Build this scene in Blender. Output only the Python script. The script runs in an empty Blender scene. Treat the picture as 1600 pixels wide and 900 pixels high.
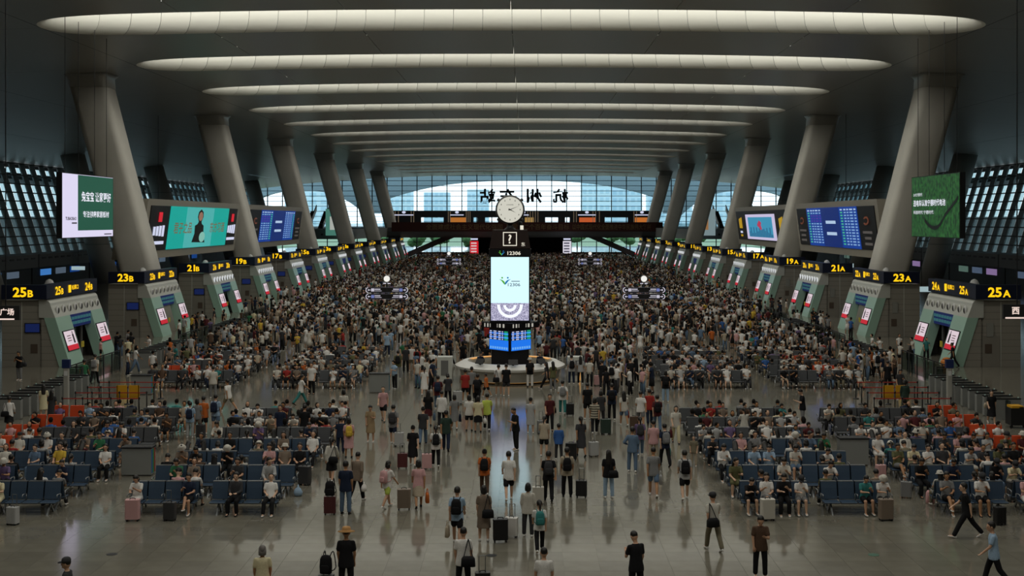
import bpy, bmesh, math, random
import numpy as np
from mathutils import Matrix, Vector, Euler

# ---------------------------------------------------------------- camera, sky, exposure
S = bpy.context.scene
C = S.collection
F, VX, VY, HC, CX = 1975.0, 820.0, 345.0, 9.7, 0.9      # focal length (px of a 1600 frame), vanishing point, eye height, eye offset
cam_d = bpy.data.cameras.new('camera'); cam = bpy.data.objects.new('camera', cam_d); C.objects.link(cam)
cam_d.sensor_width = 36.0; cam_d.lens = F / 1600 * 36
cam_d.shift_x = (800 - VX) / 1600; cam_d.shift_y = (VY - 450) / 1600
cam_d.clip_start = 0.5; cam_d.clip_end = 4000
cam.location = (CX, 0, HC); cam.rotation_euler = (math.pi / 2, 0, 0)
S.camera = cam
S.view_settings.view_transform = 'Standard'; S.view_settings.look = 'None'
S.view_settings.gamma = 1.0; S.view_settings.use_curve_mapping = False
S.view_settings.exposure = 0.0
w = bpy.data.worlds.new('overcast_sky'); S.world = w; w.use_nodes = True
w.node_tree.nodes['Background'].inputs[0].default_value = (0.90, 0.96, 1.0, 1)
w.node_tree.nodes['Background'].inputs[1].default_value = 2.1
SKYLIGHT = 2.3                                           # brightness of the daylit skylight panes
try:
    S.cycles.max_bounces = 8; S.cycles.diffuse_bounces = 4; S.cycles.glossy_bounces = 3
    S.cycles.transparent_max_bounces = 12; S.cycles.sample_clamp_indirect = 4.0
    S.cycles.caustics_reflective = False; S.cycles.caustics_refractive = False
except Exception: pass

R = random.Random(11)
def at_floor(px, py, z=0.0):                              # pixel of a point at height z -> hall position
    d = F * (HC - z) / (py - VY)
    return (px - VX) * d / F + CX, d
def lin(h):
    h = h.lstrip('#'); o = []
    for i in (0, 2, 4):
        c = int(h[i:i+2], 16) / 255
        o.append(c / 12.92 if c <= 0.04045 else ((c + 0.055) / 1.055) ** 2.4)
    return tuple(o) + (1.0,)

# ---------------------------------------------------------------- materials
M = {}
def mat(name, col, rough=0.6, metal=0.0, emit=0.0, noise=0.0, scale=8.0, spec=0.5, bump=0.0):
    if name in M: return M[name]
    m = bpy.data.materials.new(name); m.use_nodes = True; M[name] = m
    nt = m.node_tree; b = nt.nodes['Principled BSDF']
    c = lin(col) if isinstance(col, str) else tuple(col)
    b.inputs['Base Color'].default_value = c; b.inputs['Roughness'].default_value = rough
    b.inputs['Metallic'].default_value = metal; b.inputs['Specular IOR Level'].default_value = spec
    if emit:
        b.inputs['Emission Color'].default_value = c; b.inputs['Emission Strength'].default_value = emit
        b.inputs['Base Color'].default_value = (c[0]*.1, c[1]*.1, c[2]*.1, 1)
    if noise or bump:
        tc = nt.nodes.new('ShaderNodeTexCoord'); n = nt.nodes.new('ShaderNodeTexNoise')
        n.inputs['Scale'].default_value = scale; n.inputs['Detail'].default_value = 4
        nt.links.new(tc.outputs['Object'], n.inputs['Vector'])
        if noise:
            r = nt.nodes.new('ShaderNodeValToRGB')
            r.color_ramp.elements[0].position = .3; r.color_ramp.elements[1].position = .7
            r.color_ramp.elements[0].color = tuple(x * (1 - noise) for x in c[:3]) + (1,)
            r.color_ramp.elements[1].color = tuple(min(1, x * (1 + noise)) for x in c[:3]) + (1,)
            nt.links.new(n.outputs['Fac'], r.inputs['Fac']); nt.links.new(r.outputs['Color'], b.inputs['Base Color'])
        if bump:
            bp = nt.nodes.new('ShaderNodeBump'); bp.inputs['Strength'].default_value = bump
            bp.inputs['Distance'].default_value = .02
            nt.links.new(n.outputs['Fac'], bp.inputs['Height']); nt.links.new(bp.outputs['Normal'], b.inputs['Normal'])
    return m
def glow(name, col, s=1.0): return mat(name, col, .5, 0, s)
def striped(name, c1, c2, axis, freq, rough=.6, duty=.5, metal=0.0):
    if name in M: return M[name]
    m = mat(name, c1, rough, metal); nt = m.node_tree; b = nt.nodes['Principled BSDF']
    tc = nt.nodes.new('ShaderNodeTexCoord'); sp = nt.nodes.new('ShaderNodeSeparateXYZ')
    nt.links.new(tc.outputs['Object'], sp.inputs[0])
    mu = nt.nodes.new('ShaderNodeMath'); mu.operation = 'MULTIPLY'; mu.inputs[1].default_value = freq
    fr = nt.nodes.new('ShaderNodeMath'); fr.operation = 'FRACT'
    gt = nt.nodes.new('ShaderNodeMath'); gt.operation = 'GREATER_THAN'; gt.inputs[1].default_value = duty
    nt.links.new(sp.outputs[axis], mu.inputs[0]); nt.links.new(mu.outputs[0], fr.inputs[0]); nt.links.new(fr.outputs[0], gt.inputs[0])
    mx = nt.nodes.new('ShaderNodeMix'); mx.data_type = 'RGBA'
    mx.inputs[6].default_value = lin(c1); mx.inputs[7].default_value = lin(c2)
    nt.links.new(gt.outputs[0], mx.inputs[0]); nt.links.new(mx.outputs[2], b.inputs['Base Color'])
    return m
def glass(name, tint, refl=.12, alpha=.0):
    if name in M: return M[name]
    m = bpy.data.materials.new(name); m.use_nodes = True; M[name] = m; nt = m.node_tree
    nt.nodes.remove(nt.nodes['Principled BSDF']); out = nt.nodes['Material Output']
    t = nt.nodes.new('ShaderNodeBsdfTransparent'); t.inputs[0].default_value = lin(tint)
    g = nt.nodes.new('ShaderNodeBsdfGlossy'); g.inputs['Roughness'].default_value = .05; g.inputs[0].default_value = (.8, .85, .9, 1)
    x = nt.nodes.new('ShaderNodeMixShader'); x.inputs[0].default_value = refl
    nt.links.new(t.outputs[0], x.inputs[1]); nt.links.new(g.outputs[0], x.inputs[2]); nt.links.new(x.outputs[0], out.inputs[0])
    return m

# ---------------------------------------------------------------- mesh builder
class MB:
    def __init__(s): s.v = []; s.f = []; s.m = []; s.mi = 0
    def add(s, vs, fs):
        o = len(s.v); s.v += [tuple(p) for p in vs]; s.f += [tuple(i + o for i in f) for f in fs]; s.m += [s.mi] * len(fs); return s
    def box(s, x0, x1, y0, y1, z0, z1):
        x0, x1 = min(x0, x1), max(x0, x1); y0, y1 = min(y0, y1), max(y0, y1)
        return s.add([(x0,y0,z0),(x1,y0,z0),(x1,y1,z0),(x0,y1,z0),(x0,y0,z1),(x1,y0,z1),(x1,y1,z1),(x0,y1,z1)],
                     [(0,3,2,1),(4,5,6,7),(0,1,5,4),(1,2,6,5),(2,3,7,6),(3,0,4,7)])
    def rbox(s, x0, x1, y0, y1, z0, z1, r, n=3, axis=2):   # box with rounded edges along one axis
        pts = []
        lo = [x0, y0, z0]; hi = [x1, y1, z1]; a, b = [i for i in range(3) if i != axis]
        for cx, cy, st in ((hi[a]-r, hi[b]-r, 0), (lo[a]+r, hi[b]-r, 90), (lo[a]+r, lo[b]+r, 180), (hi[a]-r, lo[b]+r, 270)):
            for k in range(n + 1):
                t = math.radians(st + 90 * k / n); pts.append((cx + r*math.cos(t), cy + r*math.sin(t)))
        def mk(p, h):
            q = [0, 0, 0]; q[a], q[b], q[axis] = p[0], p[1], h; return tuple(q)
        return s.loft([[mk(p, lo[axis]) for p in pts], [mk(p, hi[axis]) for p in pts]])
    def loft(s, rings, cap=True, closed=True):
        n = len(rings[0]); vs = [p for r in rings for p in r]; fs = []
        for i in range(len(rings) - 1):
            for j in range(n if closed else n - 1):
                k = (j + 1) % n; fs.append((i*n+j, i*n+k, (i+1)*n+k, (i+1)*n+j))
        if cap and closed: fs += [tuple(range(n-1, -1, -1)), tuple(range((len(rings)-1)*n, len(rings)*n))]
        return s.add(vs, fs)
    def tube(s, p0, p1, r0, r1=None, n=8, cap=True):
        r1 = r0 if r1 is None else r1
        a = Vector(p0); b = Vector(p1); z = (b - a).normalized(); x = z.orthogonal().normalized(); y = z.cross(x)
        ring = lambda c, r: [tuple(c + x*r*math.cos(t) + y*r*math.sin(t)) for t in (2*math.pi*k/n for k in range(n))]
        return s.loft([ring(a, r0), ring(b, r1)], cap)
    def pipe(s, pts, r, n=6):
        for a, b in zip(pts, pts[1:]): s.tube(a, b, r, r, n)
        return s
    def lathe(s, c, prof, n=16, ax=2):                     # prof: (radius, height) pairs
        rings = []
        for r, h in prof:
            ring = []
            for k in range(n):
                t = 2*math.pi*k/n; q = (r*math.cos(t), r*math.sin(t))
                p = (q[0], q[1], h) if ax == 2 else ((q[0], h, q[1]) if ax == 1 else (h, q[0], q[1]))
                ring.append((c[0]+p[0], c[1]+p[1], c[2]+p[2]))
            rings.append(ring)
        return s.loft(rings)
    def ell(s, c, r, n=10, m=6, rot=None, cut=None):
        vs = []; fs = []
        for i in range(m + 1):
            ph = math.pi * i / m
            for j in range(n):
                th = 2*math.pi*j/n
                p = Vector((r[0]*math.sin(ph)*math.cos(th), r[1]*math.sin(ph)*math.sin(th), r[2]*math.cos(ph)))
                if rot is not None: p = rot @ p
                vs.append((c[0]+p.x, c[1]+p.y, c[2]+p.z))
        for i in range(m):
            for j in range(n):
                k = (j+1) % n; fs.append((i*n+j, (i+1)*n+j, (i+1)*n+k, i*n+k))
        return s.add(vs, fs)
    def prism(s, poly, y0, y1):                            # polygon in xz, extruded along y
        return s.loft([[(p[0], y0, p[1]) for p in poly], [(p[0], y1, p[1]) for p in poly]])
    def quad(s, a, b, c, d): return s.add([a, b, c, d], [(0, 1, 2, 3)])
    def mesh(s, name, mats, smooth=False, off=(0, 0, 0), fix=True):
        me = bpy.data.meshes.new(name)
        v = np.array(s.v, dtype=float) - np.array(off) if s.v else np.zeros((0, 3))
        me.from_pydata(v.tolist(), [], s.f)
        if not isinstance(mats, (list, tuple)): mats = [mats]
        for m in mats: me.materials.append(m)
        if len(mats) > 1: me.polygons.foreach_set('material_index', s.m)
        if fix and len(s.f) < 20000:
            bm = bmesh.new(); bm.from_mesh(me); bmesh.ops.recalc_face_normals(bm, faces=bm.faces); bm.to_mesh(me); bm.free()
        if smooth: me.polygons.foreach_set('use_smooth', [True] * len(me.polygons))
        me.update(); return me
    def build(s, name, mats, parent=None, smooth=False, local=False):
        off = (0, 0, 0)
        if parent is not None and not local:
            p = parent; off = Vector((0, 0, 0))
            while p is not None: off = off + Vector(p.location); p = p.parent
        return obj(name, s.mesh(name, mats, smooth, tuple(off)), parent)
def obj(name, me, parent=None, loc=None, rot=None, scl=None):
    o = bpy.data.objects.new(name, me); C.objects.link(o)
    if parent is not None: o.parent = parent
    if loc is not None: o.location = loc
    if rot is not None: o.rotation_euler = rot
    if scl is not None: o.scale = scl
    return o
def tag(o, label, cat, group=None, kind=None):
    if label: o['label'] = label
    if cat: o['category'] = cat
    if group: o['group'] = group
    if kind: o['kind'] = kind
    return o
def thing(name, label, cat, loc=(0, 0, 0), rz=0.0, group=None):
    o = obj(name, None, None, loc, (0, 0, rz)); o.empty_display_size = .2
    return tag(o, label, cat, group)
def struct(o, label=None):
    o['kind'] = 'structure'
    if label: o['label'] = label
    return o
def bx(name, x0, x1, y0, y1, z0, z1, m, parent=None): return MB().box(x0, x1, y0, y1, z0, z1).build(name, m, parent)
def copy_tree(o, parent=None):
    c = o.copy(); C.objects.link(c); c.parent = parent
    for ch in o.children: copy_tree(ch, c)
    return c
_txt = {}
def text_mesh(s, res=2, bold=0.0):
    if (s, res, bold) in _txt: return _txt[(s, res, bold)]
    c = bpy.data.curves.new('lettering', 'FONT'); c.body = s; c.resolution_u = res; c.offset = bold
    o = bpy.data.objects.new('lettering', c); me = bpy.data.meshes.new_from_object(o)
    bpy.data.objects.remove(o); bpy.data.curves.remove(c)
    n = len(me.vertices); a = np.zeros(n*3); me.vertices.foreach_get('co', a); a = a.reshape(-1, 3)
    lo, hi = a.min(0), a.max(0); h = hi[1] - lo[1]
    a = (a - (lo + hi) / 2) / h; a[:, 2] = 0; me.vertices.foreach_set('co', a.ravel()); me.update()
    me.materials.clear(); me.materials.append(None)
    _txt[(s, res, bold)] = (me, (hi[0] - lo[0]) / h); return _txt[(s, res, bold)]
def put_text(s, ctr, xd, ud, h, m, parent, width=None, res=2, bold=0.01, name='lettering'):
    me, asp = text_mesh(s, res, bold); X = Vector(xd).normalized(); U = Vector(ud).normalized(); N = X.cross(U)
    sx = (width / asp) if width else h
    off = Vector((0, 0, 0)); p = parent
    while p is not None: off = off + Vector(p.location); p = p.parent
    o = obj(name, me, parent)
    o.material_slots[0].link = 'OBJECT'; o.material_slots[0].material = m
    Q = Matrix((X * sx, U * h, N * h)).transposed().to_4x4(); Q.translation = Vector(ctr) - off
    o.matrix_local = Q; return o

mat('steel', '8a8c8e', .35, .9); mat('dark_metal', '2a2b2d', .5, .6); mat('black', '121214', .5); mat('white', 'd8d8d6', .5)
mat('grey', '6f6f6d', .6); mat('dark', '232426', .7); mat('seam', '0c0c0d', .8); mat('navy_sign', '101a33', .45)
# ---------------------------------------------------------------- the hall
PERIOD, Y0, NS = 21.5, 20.7, 16
SL, SW = 31.7, 4.5                                        # half length and half width of a skylight slot
YEND = 372.0
def zc(x): return 23.2 - 0.5 * (abs(x) / 31.7) ** 2.35

def floor_mat(name, c, joint=0.0):
    m = mat(name, c, .1, 0, 0, .10, 1.4, .65); nt = m.node_tree; b = nt.nodes['Principled BSDF']
    tc = nt.nodes.new('ShaderNodeTexCoord'); n = nt.nodes.new('ShaderNodeTexNoise'); n.inputs['Scale'].default_value = 60
    nt.links.new(tc.outputs['Object'], n.inputs['Vector'])
    mr = nt.nodes.new('ShaderNodeMapRange'); mr.inputs[3].default_value = .07; mr.inputs[4].default_value = .16
    nt.links.new(n.outputs['Fac'], mr.inputs[0]); nt.links.new(mr.outputs[0], b.inputs['Roughness'])
    return m
FM = [floor_mat('granite_a', '767266'), floor_mat('granite_b', '797569'), floor_mat('granite_c', '736f64')]
g = MB(); g.box(-84, 84, -6, 96, -.6, -.02); g.box(-84, 84, 96, 480, -.6, 0.0)
floor = struct(g.build('floor', FM[0]), 'polished beige granite floor of the waiting hall')
tile_me = [MB().box(-.497, .497, -.497, .497, -.02, 0).mesh('floor_tile', m) for m in FM]
tiles = []
for iy in range(33, 45):
    for ix in range(-17, 18):
        if abs(ix + .5 - CX) < 0.43 * (iy + 1) + .6 and len(tiles) < 300:
            tiles.append((ix, iy)); obj('floor_tile', tile_me[(ix*7 + iy*13 + (ix*iy) % 5) % 3], floor, (ix + .5, iy + .5, 0))
ts = set(tiles); g = MB()
for iy in range(-5, 96):
    for ix in range(-30, 30):
        if (ix, iy) in ts: continue
        g.mi = (ix*7 + iy*13 + (ix*iy) % 5) % 3
        g.add([(ix+.003, iy+.003, 0), (ix+.997, iy+.003, 0), (ix+.997, iy+.997, 0), (ix+.003, iy+.997, 0)], [(0, 1, 2, 3)])
g.mi = 0
for s in (-1, 1): g.add([(s*30, -5, 0), (s*84, -5, 0), (s*84, 96, 0), (s*30, 96, 0)], [(0, 1, 2, 3)])
tag(g.build('floor_tile', FM, floor), 'further granite tiles', None, None, 'stuff')
# small round floor hatches
for px, py in ((768, 868), (175, 866), (1365, 867)):
    x, d = at_floor(px, py); h = MB(); h.lathe((0, 0, 0), [(.16, 0), (.16, .006), (.12, .008), (.02, .008)], 20)
    h.build('floor_cover', M['dark_metal'] if px != 1365 else mat('exit_green', '1f5a44', .5), floor, local=True).location = (x, d, 0)

mat('ceil', 'b4b3ae', .38, .15, noise=.04, scale=.6)
def ceiling_mat():
    m = mat('ceiling_strips', 'a9a8a2', .34, .25); nt = m.node_tree; b = nt.nodes['Principled BSDF']
    tc = nt.nodes.new('ShaderNodeTexCoord'); wv = nt.nodes.new('ShaderNodeTexWave'); wv.bands_direction = 'Y'
    wv.inputs['Scale'].default_value = 1.6; wv.inputs['Distortion'].default_value = 0
    nt.links.new(tc.outputs['Object'], wv.inputs['Vector'])
    bp = nt.nodes.new('ShaderNodeBump'); bp.inputs['Strength'].default_value = .25; bp.inputs['Distance'].default_value = .05
    nt.links.new(wv.outputs['Fac'], bp.inputs['Height']); nt.links.new(bp.outputs['Normal'], b.inputs['Normal'])
    return m
CM = ceiling_mat(); mat('lip', 'efeee4', .5); mat('roof_dark', '3a3a3a', .8)
roof = struct(bx('ceiling', -84, 84, -6.5, YEND + 1, 26.6, 27.2, M['roof_dark']), 'curved metal ceiling with long skylight slots')
YS = [Y0 + PERIOD * k for k in range(NS)]
XB = [-79.6, -64, -48, -SL, -21.1, -10.55, 0, 10.55, 21.1, SL, 48, 64, 79.6]
def sh(x): return SW * math.sqrt(max(0, 1 - (abs(x) / SL) ** 14))
edges = [-6.0] + YS + [YEND]
for k in range(len(edges) - 1):
    for i in range(len(XB) - 1):
        a, b = XB[i] + .03, XB[i+1] - .03; inner = abs(a + b) / 2 < SL
        n = 12 if inner else 4
        if inner and abs(XB[i]) > 30: us = [a + (b - a) * (1 - (1 - j/24) ** 2.2) if XB[i] > 0 else a + (b-a) * (j/24) ** 2.2 for j in range(25)]
        elif inner and abs(XB[i+1]) > 30: us = [a + (b-a) * (1 - (1 - j/24) ** 2.2) for j in range(25)]
        else: us = [a + (b - a) * j / n for j in range(n + 1)]
        g = MB(); lo = []; hi = []
        for x in us:
            y1 = edges[k] + (sh(x) if 0 < k else 0) + .02; y2 = edges[k+1] - (sh(x) if k < len(edges) - 2 else 0) - .02
            lo.append((x, y1, zc(x))); hi.append((x, y2, zc(x)))
        g.loft([lo, hi], False, False); g.build('ceiling_panel', CM, roof, True)
PROF = [(0, 0), (.22, .05), (.5, .2), (.75, .48), (.9, .85), (.96, 1.25), (.98, 1.75)]
def slot_pt(Yk, u, t, side):
    x = u * (SL - t); return (x, Yk + side * (SW - t) * math.sqrt(max(0, 1 - abs(u) ** 14)))
NSEG = 30
for k, Yk in enumerate(YS):
    rest = MB()
    for side in (-1, 1):
        for sgi in range(NSEG):
            ua, ub = -1 + 2*sgi/NSEG, -1 + 2*(sgi+1)/NSEG; e = .0005
            endp = sgi in (0, NSEG-1); ns = 14 if endp else 2
            us = [ua + e + (ub - ua - 2*e) * j / ns for j in range(ns + 1)]
            if endp:
                us = [(-1 + (ub + 1) * (j/ns) ** 2.5) if sgi == 0 else (1 - (1 - ua) * (1 - j/ns) ** 2.5) for j in range(ns+1)]
            rings = []
            for (t, z) in PROF:
                rings.append([(lambda q: (q[0], q[1], zc(q[0]) + z))(slot_pt(Yk, u, t, side)) for u in us])
            if side == 1 and 3 <= k < 10:
                g = MB(); g.loft(rings, False, False); g.build('slot_lip_panel', M['lip'], roof, True)
            else: rest.loft(rings, False, False)
    rest.build('slot_lip', M['lip'], roof, True)
    g = MB(); us = [math.copysign(1 - (1 - abs(j - 30)/30)**3, j - 30) for j in range(61)]
    A = []; B = []
    for u in us:
        p = slot_pt(Yk, u, .97, -1); q = slot_pt(Yk, u, .97, 1); A.append((p[0], p[1], zc(p[0]) + 1.72)); B.append((q[0], q[1], zc(q[0]) + 1.72))
    g.loft([A, B], False, False)
    dim = 1.0 if k < 7 else .7 if k < 9 else .4           # glow lowered in the far panes so the far hall darkens
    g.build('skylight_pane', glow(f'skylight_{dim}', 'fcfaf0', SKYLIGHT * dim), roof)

# columns
mat('column', 'd4d0c6', .55, noise=.05, scale=.5); mat('column_cap', '8f8d86', .5)
def rrect(cx, cy, z, hx, hy, r, n=4):
    out = []
    for sx, sy, st in ((1, 1, 0), (-1, 1, 90), (-1, -1, 180), (1, -1, 270)):
        for j in range(n + 1):
            t = math.radians(st + 90*j/n); out.append((cx + sx*(hx-r) + r*math.cos(t), cy + sy*(hy-r) + r*math.sin(t), z))
    return out
ORD = ['nearest the front benches', 'second along', 'third along', 'fourth along', 'fifth along', 'last before the far balcony']
for s in (-1, 1):
    nm = 'B' if s < 0 else 'A'
    for k in range(7):
        if k == 0: continue
        d = 111 + 43 * (k - 1)
        gate = 25 - 4 * (k - 1) - 2
        t = thing('column', f'thick pale leaning column behind gate {max(gate,3)}{nm}', 'column', (s*31.4, d, 0), 0, 'leaning columns of the hall')
        g = MB(); zs = [0, 8, 16, 21.3]
        g.loft([rrect(s*(31.4 + .264*z), d, z, 1.45 + .009*z, 1.5, .6) for z in zs]); g.build('shaft', M['column'], t, True)
        g = MB(); zt = zc(36.4)
        g.loft([rrect(s*37.03, d, 21.3, 1.68, 1.55, .6), rrect(s*37.2, d, zt - .3, 1.75, 1.65, .6), rrect(s*37.3, d, zt + .05, 2.1, 2.1, .8)])
        g.build('capital', CM, t, True)
        t = thing('column', f'round leaning outer column beside the slanted glass wall, row of gate {max(gate,3)}{nm}', 'column', (s*64, d, 0), 0, 'round outer columns')
        g = MB(); rings = []
        for z in (0, 5, 10, 15, zc(69)):
            c = s * (64 + .28*z); rings.append([(c + 1.85*math.cos(2*math.pi*j/20), d + 1.85*math.sin(2*math.pi*j/20), z) for j in range(20)])
        g.loft(rings); g.build('shaft', M['column_cap'], t, True)
        g = MB()
        for z in (6, 9, 12, 15):
            c = s * (64 + .28*z); g.lathe((c, d, z), [(1.88, 0), (1.88, .12)], 20)
        g.build('joint_band', M['grey'], t)

# side walls: leaning, glass strips between dark panels
mat('wall_dark', '868888', .7, noise=.06, scale=.4); mat('mull', '25282b', .6)
glass('side_glass', '86a0a6', .10); glass('gable_glass', 'dcecf2', .05); mat('fascia', '5c5e60', .6)
def frit_mat():                                           # printed glass: mostly opaque grey with a little daylight through
    if 'frit_glass' in M: return M['frit_glass']
    m = mat('frit_glass', '7f8a8c', .5); nt = m.node_tree; b = nt.nodes['Principled BSDF']; out = nt.nodes['Material Output']
    t = nt.nodes.new('ShaderNodeBsdfTransparent'); t.inputs[0].default_value = lin('60767c'); x = nt.nodes.new('ShaderNodeMixShader'); x.inputs[0].default_value = .12
    nt.links.new(b.outputs[0], x.inputs[1]); nt.links.new(t.outputs[0], x.inputs[2]); nt.links.new(x.outputs[0], out.inputs[0]); return m
def xw(z): return 73.6 + .32 * z
for s in (-1, 1):
    side = 'left' if s < 0 else 'right'
    g = MB(); g.box(s*73.4, s*74.4, -6, YEND, 0, 4.6)
    wall = struct(g.build('wall_' + side, M['wall_dark']), 'leaning side wall of glass strips and dark panels')
    g = MB(); g.quad((s*xw(4.6), -6, 4.6), (s*xw(4.6), 150, 4.6), (s*xw(19.3), 150, 19.3), (s*xw(19.3), -6, 19.3)); g.build('solid_panel', M['wall_dark'], wall)
    bx('cavity_slab', s*80.3, s*80.9, -6, YEND, 18.2, 26.6, M['roof_dark'], wall)  # unseen slab added to keep sky light out of the roof cavity
    rest = MB(); zr = [4.6 + 1.36 * i for i in range(11)]; zr[-1] = 18.75
    pane = MB(); za, zb = 0, 1.30; pane.quad((0, 0, 0), (0, 1.9, 0), (s*.32*1.3, 1.9, 1.3), (s*.32*1.3, 0, 1.3)); pane_me = pane.mesh('glass_pane', M['side_glass'])
    ny = int((YEND - 150) / 4.1)
    for j in range(ny):
        y = 150 + 4.1 * j
        g = MB(); x0, x1 = s*xw(4.6), s*xw(18.75)
        g.add([(x0, y+1.95, 4.6), (x0, y+4.05, 4.6), (x1, y+4.05, 18.75), (x1, y+1.95, 18.75), (x0+s*.2, y+1.95, 4.6), (x0+s*.2, y+4.05, 4.6), (x1+s*.2, y+4.05, 18.75), (x1+s*.2, y+1.95, 18.75)],
              [(0,1,2,3), (4,5,6,7), (0,1,5,4), (1,2,6,5), (2,3,7,6), (3,0,4,7)])
        g.build('wall_panel', frit_mat(), wall)
        for i in range(10):
            z = zr[i] + .03
            if y < 212: obj('glass_pane', pane_me, wall, (s*xw(z), y + .02, z))
            else: rest.quad((s*xw(z), y, z), (s*xw(z), y+1.9, z), (s*xw(z+1.3), y+1.9, z+1.3), (s*xw(z+1.3), y, z+1.3))
    tag(rest.build('glass_pane', M['side_glass'], wall), 'further glass panes', None, None, 'stuff')
    for z in zr:
        bx('mullion', s*xw(z) - .16, s*xw(z) + .16, 150, YEND, z - .09, z + .09, M['mull'], wall)
    # outside: slab and low wall added to darken the upper and lower panes
    struct(bx('added_upper_slab', s*81, s*91, -6, YEND + 20, 16.4, 17.4, M['roof_dark']), 'roof eave outside the side wall')
    struct(bx('added_low_wall', s*104, s*106, -6, YEND + 20, 0, 10.6, M['wall_dark']), 'low annex wall outside the glass')
struct(bx('wall_back', -84, 84, -6.6, -6, 0, 26.6, M['wall_dark']), 'end wall behind the viewing gallery')

# far end: glass gable
gab = struct(bx('window_1', -84, 84, YEND, YEND + .3, -.0, .5, M['mull']), 'great arched glass gable at the far end')
struct(bx('wall_front', -84, 84, YEND + .4, YEND + .9, 23.4, 26.6, M['roof_dark']), 'dark band above the glass gable')
zrow = [0.5 + 1.5 * i for i in range(16)]; pw = 4.4
npane = 0; rest = MB(); pme = MB().quad((0, 0, 0), (pw - .1, 0, 0), (pw - .1, 0, 1.42), (0, 0, 1.42)).mesh('glass_pane', M['gable_glass'])
for ix in range(-18, 18):
    for z in zrow:
        x = ix * pw; top = zc(min(79, max(abs(x), abs(x + pw))))
        if z + 1.42 > top + 1.2: continue
        if z > 7 and npane < 300: obj('glass_pane', pme, gab, (x + .05, YEND + .05, z + .04)); npane += 1
        else: rest.quad((x+.05, YEND+.05, z+.04), (x+pw-.05, YEND+.05, z+.04), (x+pw-.05, YEND+.05, z+1.46), (x+.05, YEND+.05, z+1.46))
tag(rest.build('glass_pane', M['gable_glass'], gab), 'further glass panes', None, None, 'stuff')
for ix in range(-18, 19):
    x = ix * pw; bx('mullion', x - .13, x + .13, YEND - .25, YEND + .1, .3, zc(x) + .3, M['mull'], gab)
for z in zrow[1:]:
    xm = 79.2 if z < 18.8 else 31.7 * ((23.25 - z) / .5) ** (1/2.35) if z < 23.2 else 0
    if xm > 2: bx('transom', -xm, xm, YEND - .1, YEND + .1, z - .075, z + .075, M['mull'], gab)
# station name on the glass, seen from behind (reversed)
mat('sign_dark', '15181c', .6)
for ch, px in (('站', 762), ('东', 792), ('州', 835), ('杭', 876)):
    x = (px - VX) * YEND / F + CX
    t = thing('glass_letter', f'dark reversed character {ch} mounted on the far glass gable', 'sign', (x, YEND - .26, 17.0), 0, 'station name on the far glass')
    put_text(ch, (x, YEND - .26, 17.0), (-1, 0, 0), (0, 0, 1), 4.3, M['sign_dark'], t, bold=.03, width=4.6)

# outside the gable: portal roof, haze-pale towers, trees
mat('portal', '7f99a3', .7); g = MB()
def portal_poly(x0, x1, zt, dz, n=24):
    return [(x0 + (x1-x0)*j/n, zt - dz * abs(2*j/n - 1) ** 2.6) for j in range(n+1)]
YP = YEND + 26
def arch_wall(g, x0, x1, top, poly):                       # slab above an arched opening
    a = [(p[0], YP, p[1]) for p in poly]; b = [(p[0], YP, top) for p in poly]
    a2 = [(p[0], YP + 3, p[1]) for p in poly]; g.loft([b, a, a2], False, False)
arch_wall(g, -45, 45, 34, portal_poly(-43.5, 44.5, 22.4, 6.2)); arch_wall(g, -92, -50, 34, portal_poly(-90, -49, 19.2, 8)); arch_wall(g, 50, 92, 34, portal_poly(50, 91, 19.2, 8))
for xa, xb in ((-49, -43.5), (44.5, 50), (-110, -90), (91, 110)): g.box(xa, xb, YP, YP + 3, 12 if abs(xa) < 60 else 0, 34)
struct(g.build('portal_roof', M['portal'], smooth=False), 'pale outer portal roof seen through the glass gable')
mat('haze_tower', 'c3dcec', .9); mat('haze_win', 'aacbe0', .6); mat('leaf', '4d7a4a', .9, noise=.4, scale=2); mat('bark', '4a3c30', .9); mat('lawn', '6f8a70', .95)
struct(bx('ground_outside', -400, 400, YEND + 1, 1100, -1.2, -.6, M['lawn']), 'ground outside the station')
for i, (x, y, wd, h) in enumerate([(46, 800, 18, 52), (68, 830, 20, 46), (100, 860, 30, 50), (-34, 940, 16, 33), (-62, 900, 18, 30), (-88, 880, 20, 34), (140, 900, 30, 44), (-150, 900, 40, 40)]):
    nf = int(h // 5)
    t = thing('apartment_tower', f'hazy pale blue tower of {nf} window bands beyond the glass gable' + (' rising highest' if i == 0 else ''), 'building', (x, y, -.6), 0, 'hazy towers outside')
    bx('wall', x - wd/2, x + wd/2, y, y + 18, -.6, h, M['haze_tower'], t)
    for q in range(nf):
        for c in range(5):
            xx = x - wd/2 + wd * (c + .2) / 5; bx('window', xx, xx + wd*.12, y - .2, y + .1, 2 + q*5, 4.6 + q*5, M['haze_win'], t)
for i in range(16):
    x = -60 + 8 * i + R.uniform(-2, 2); y = 425 + R.uniform(0, 14); h = R.uniform(4.5, 7)
    t = thing('tree', 'leafy green tree outside below the far gable', 'tree', (x, y, -.6), 0, 'trees outside the gable')
    g = MB(); g.tube((x, y, -.6), (x, y, h*.6), .25, .15); g.build('trunk', M['bark'], t)
    g = MB()
    for _ in range(9):
        a = R.uniform(0, 6.28); r = R.uniform(.3, 2.4); g.ell((x + r*math.cos(a), y + r*math.sin(a), h*.62 + R.uniform(-1.2, 1.6)), (R.uniform(1.2, 2),)*2 + (R.uniform(.9, 1.5),), 8, 5)
    g.build('crown', M['leaf'], t, True)

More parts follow.
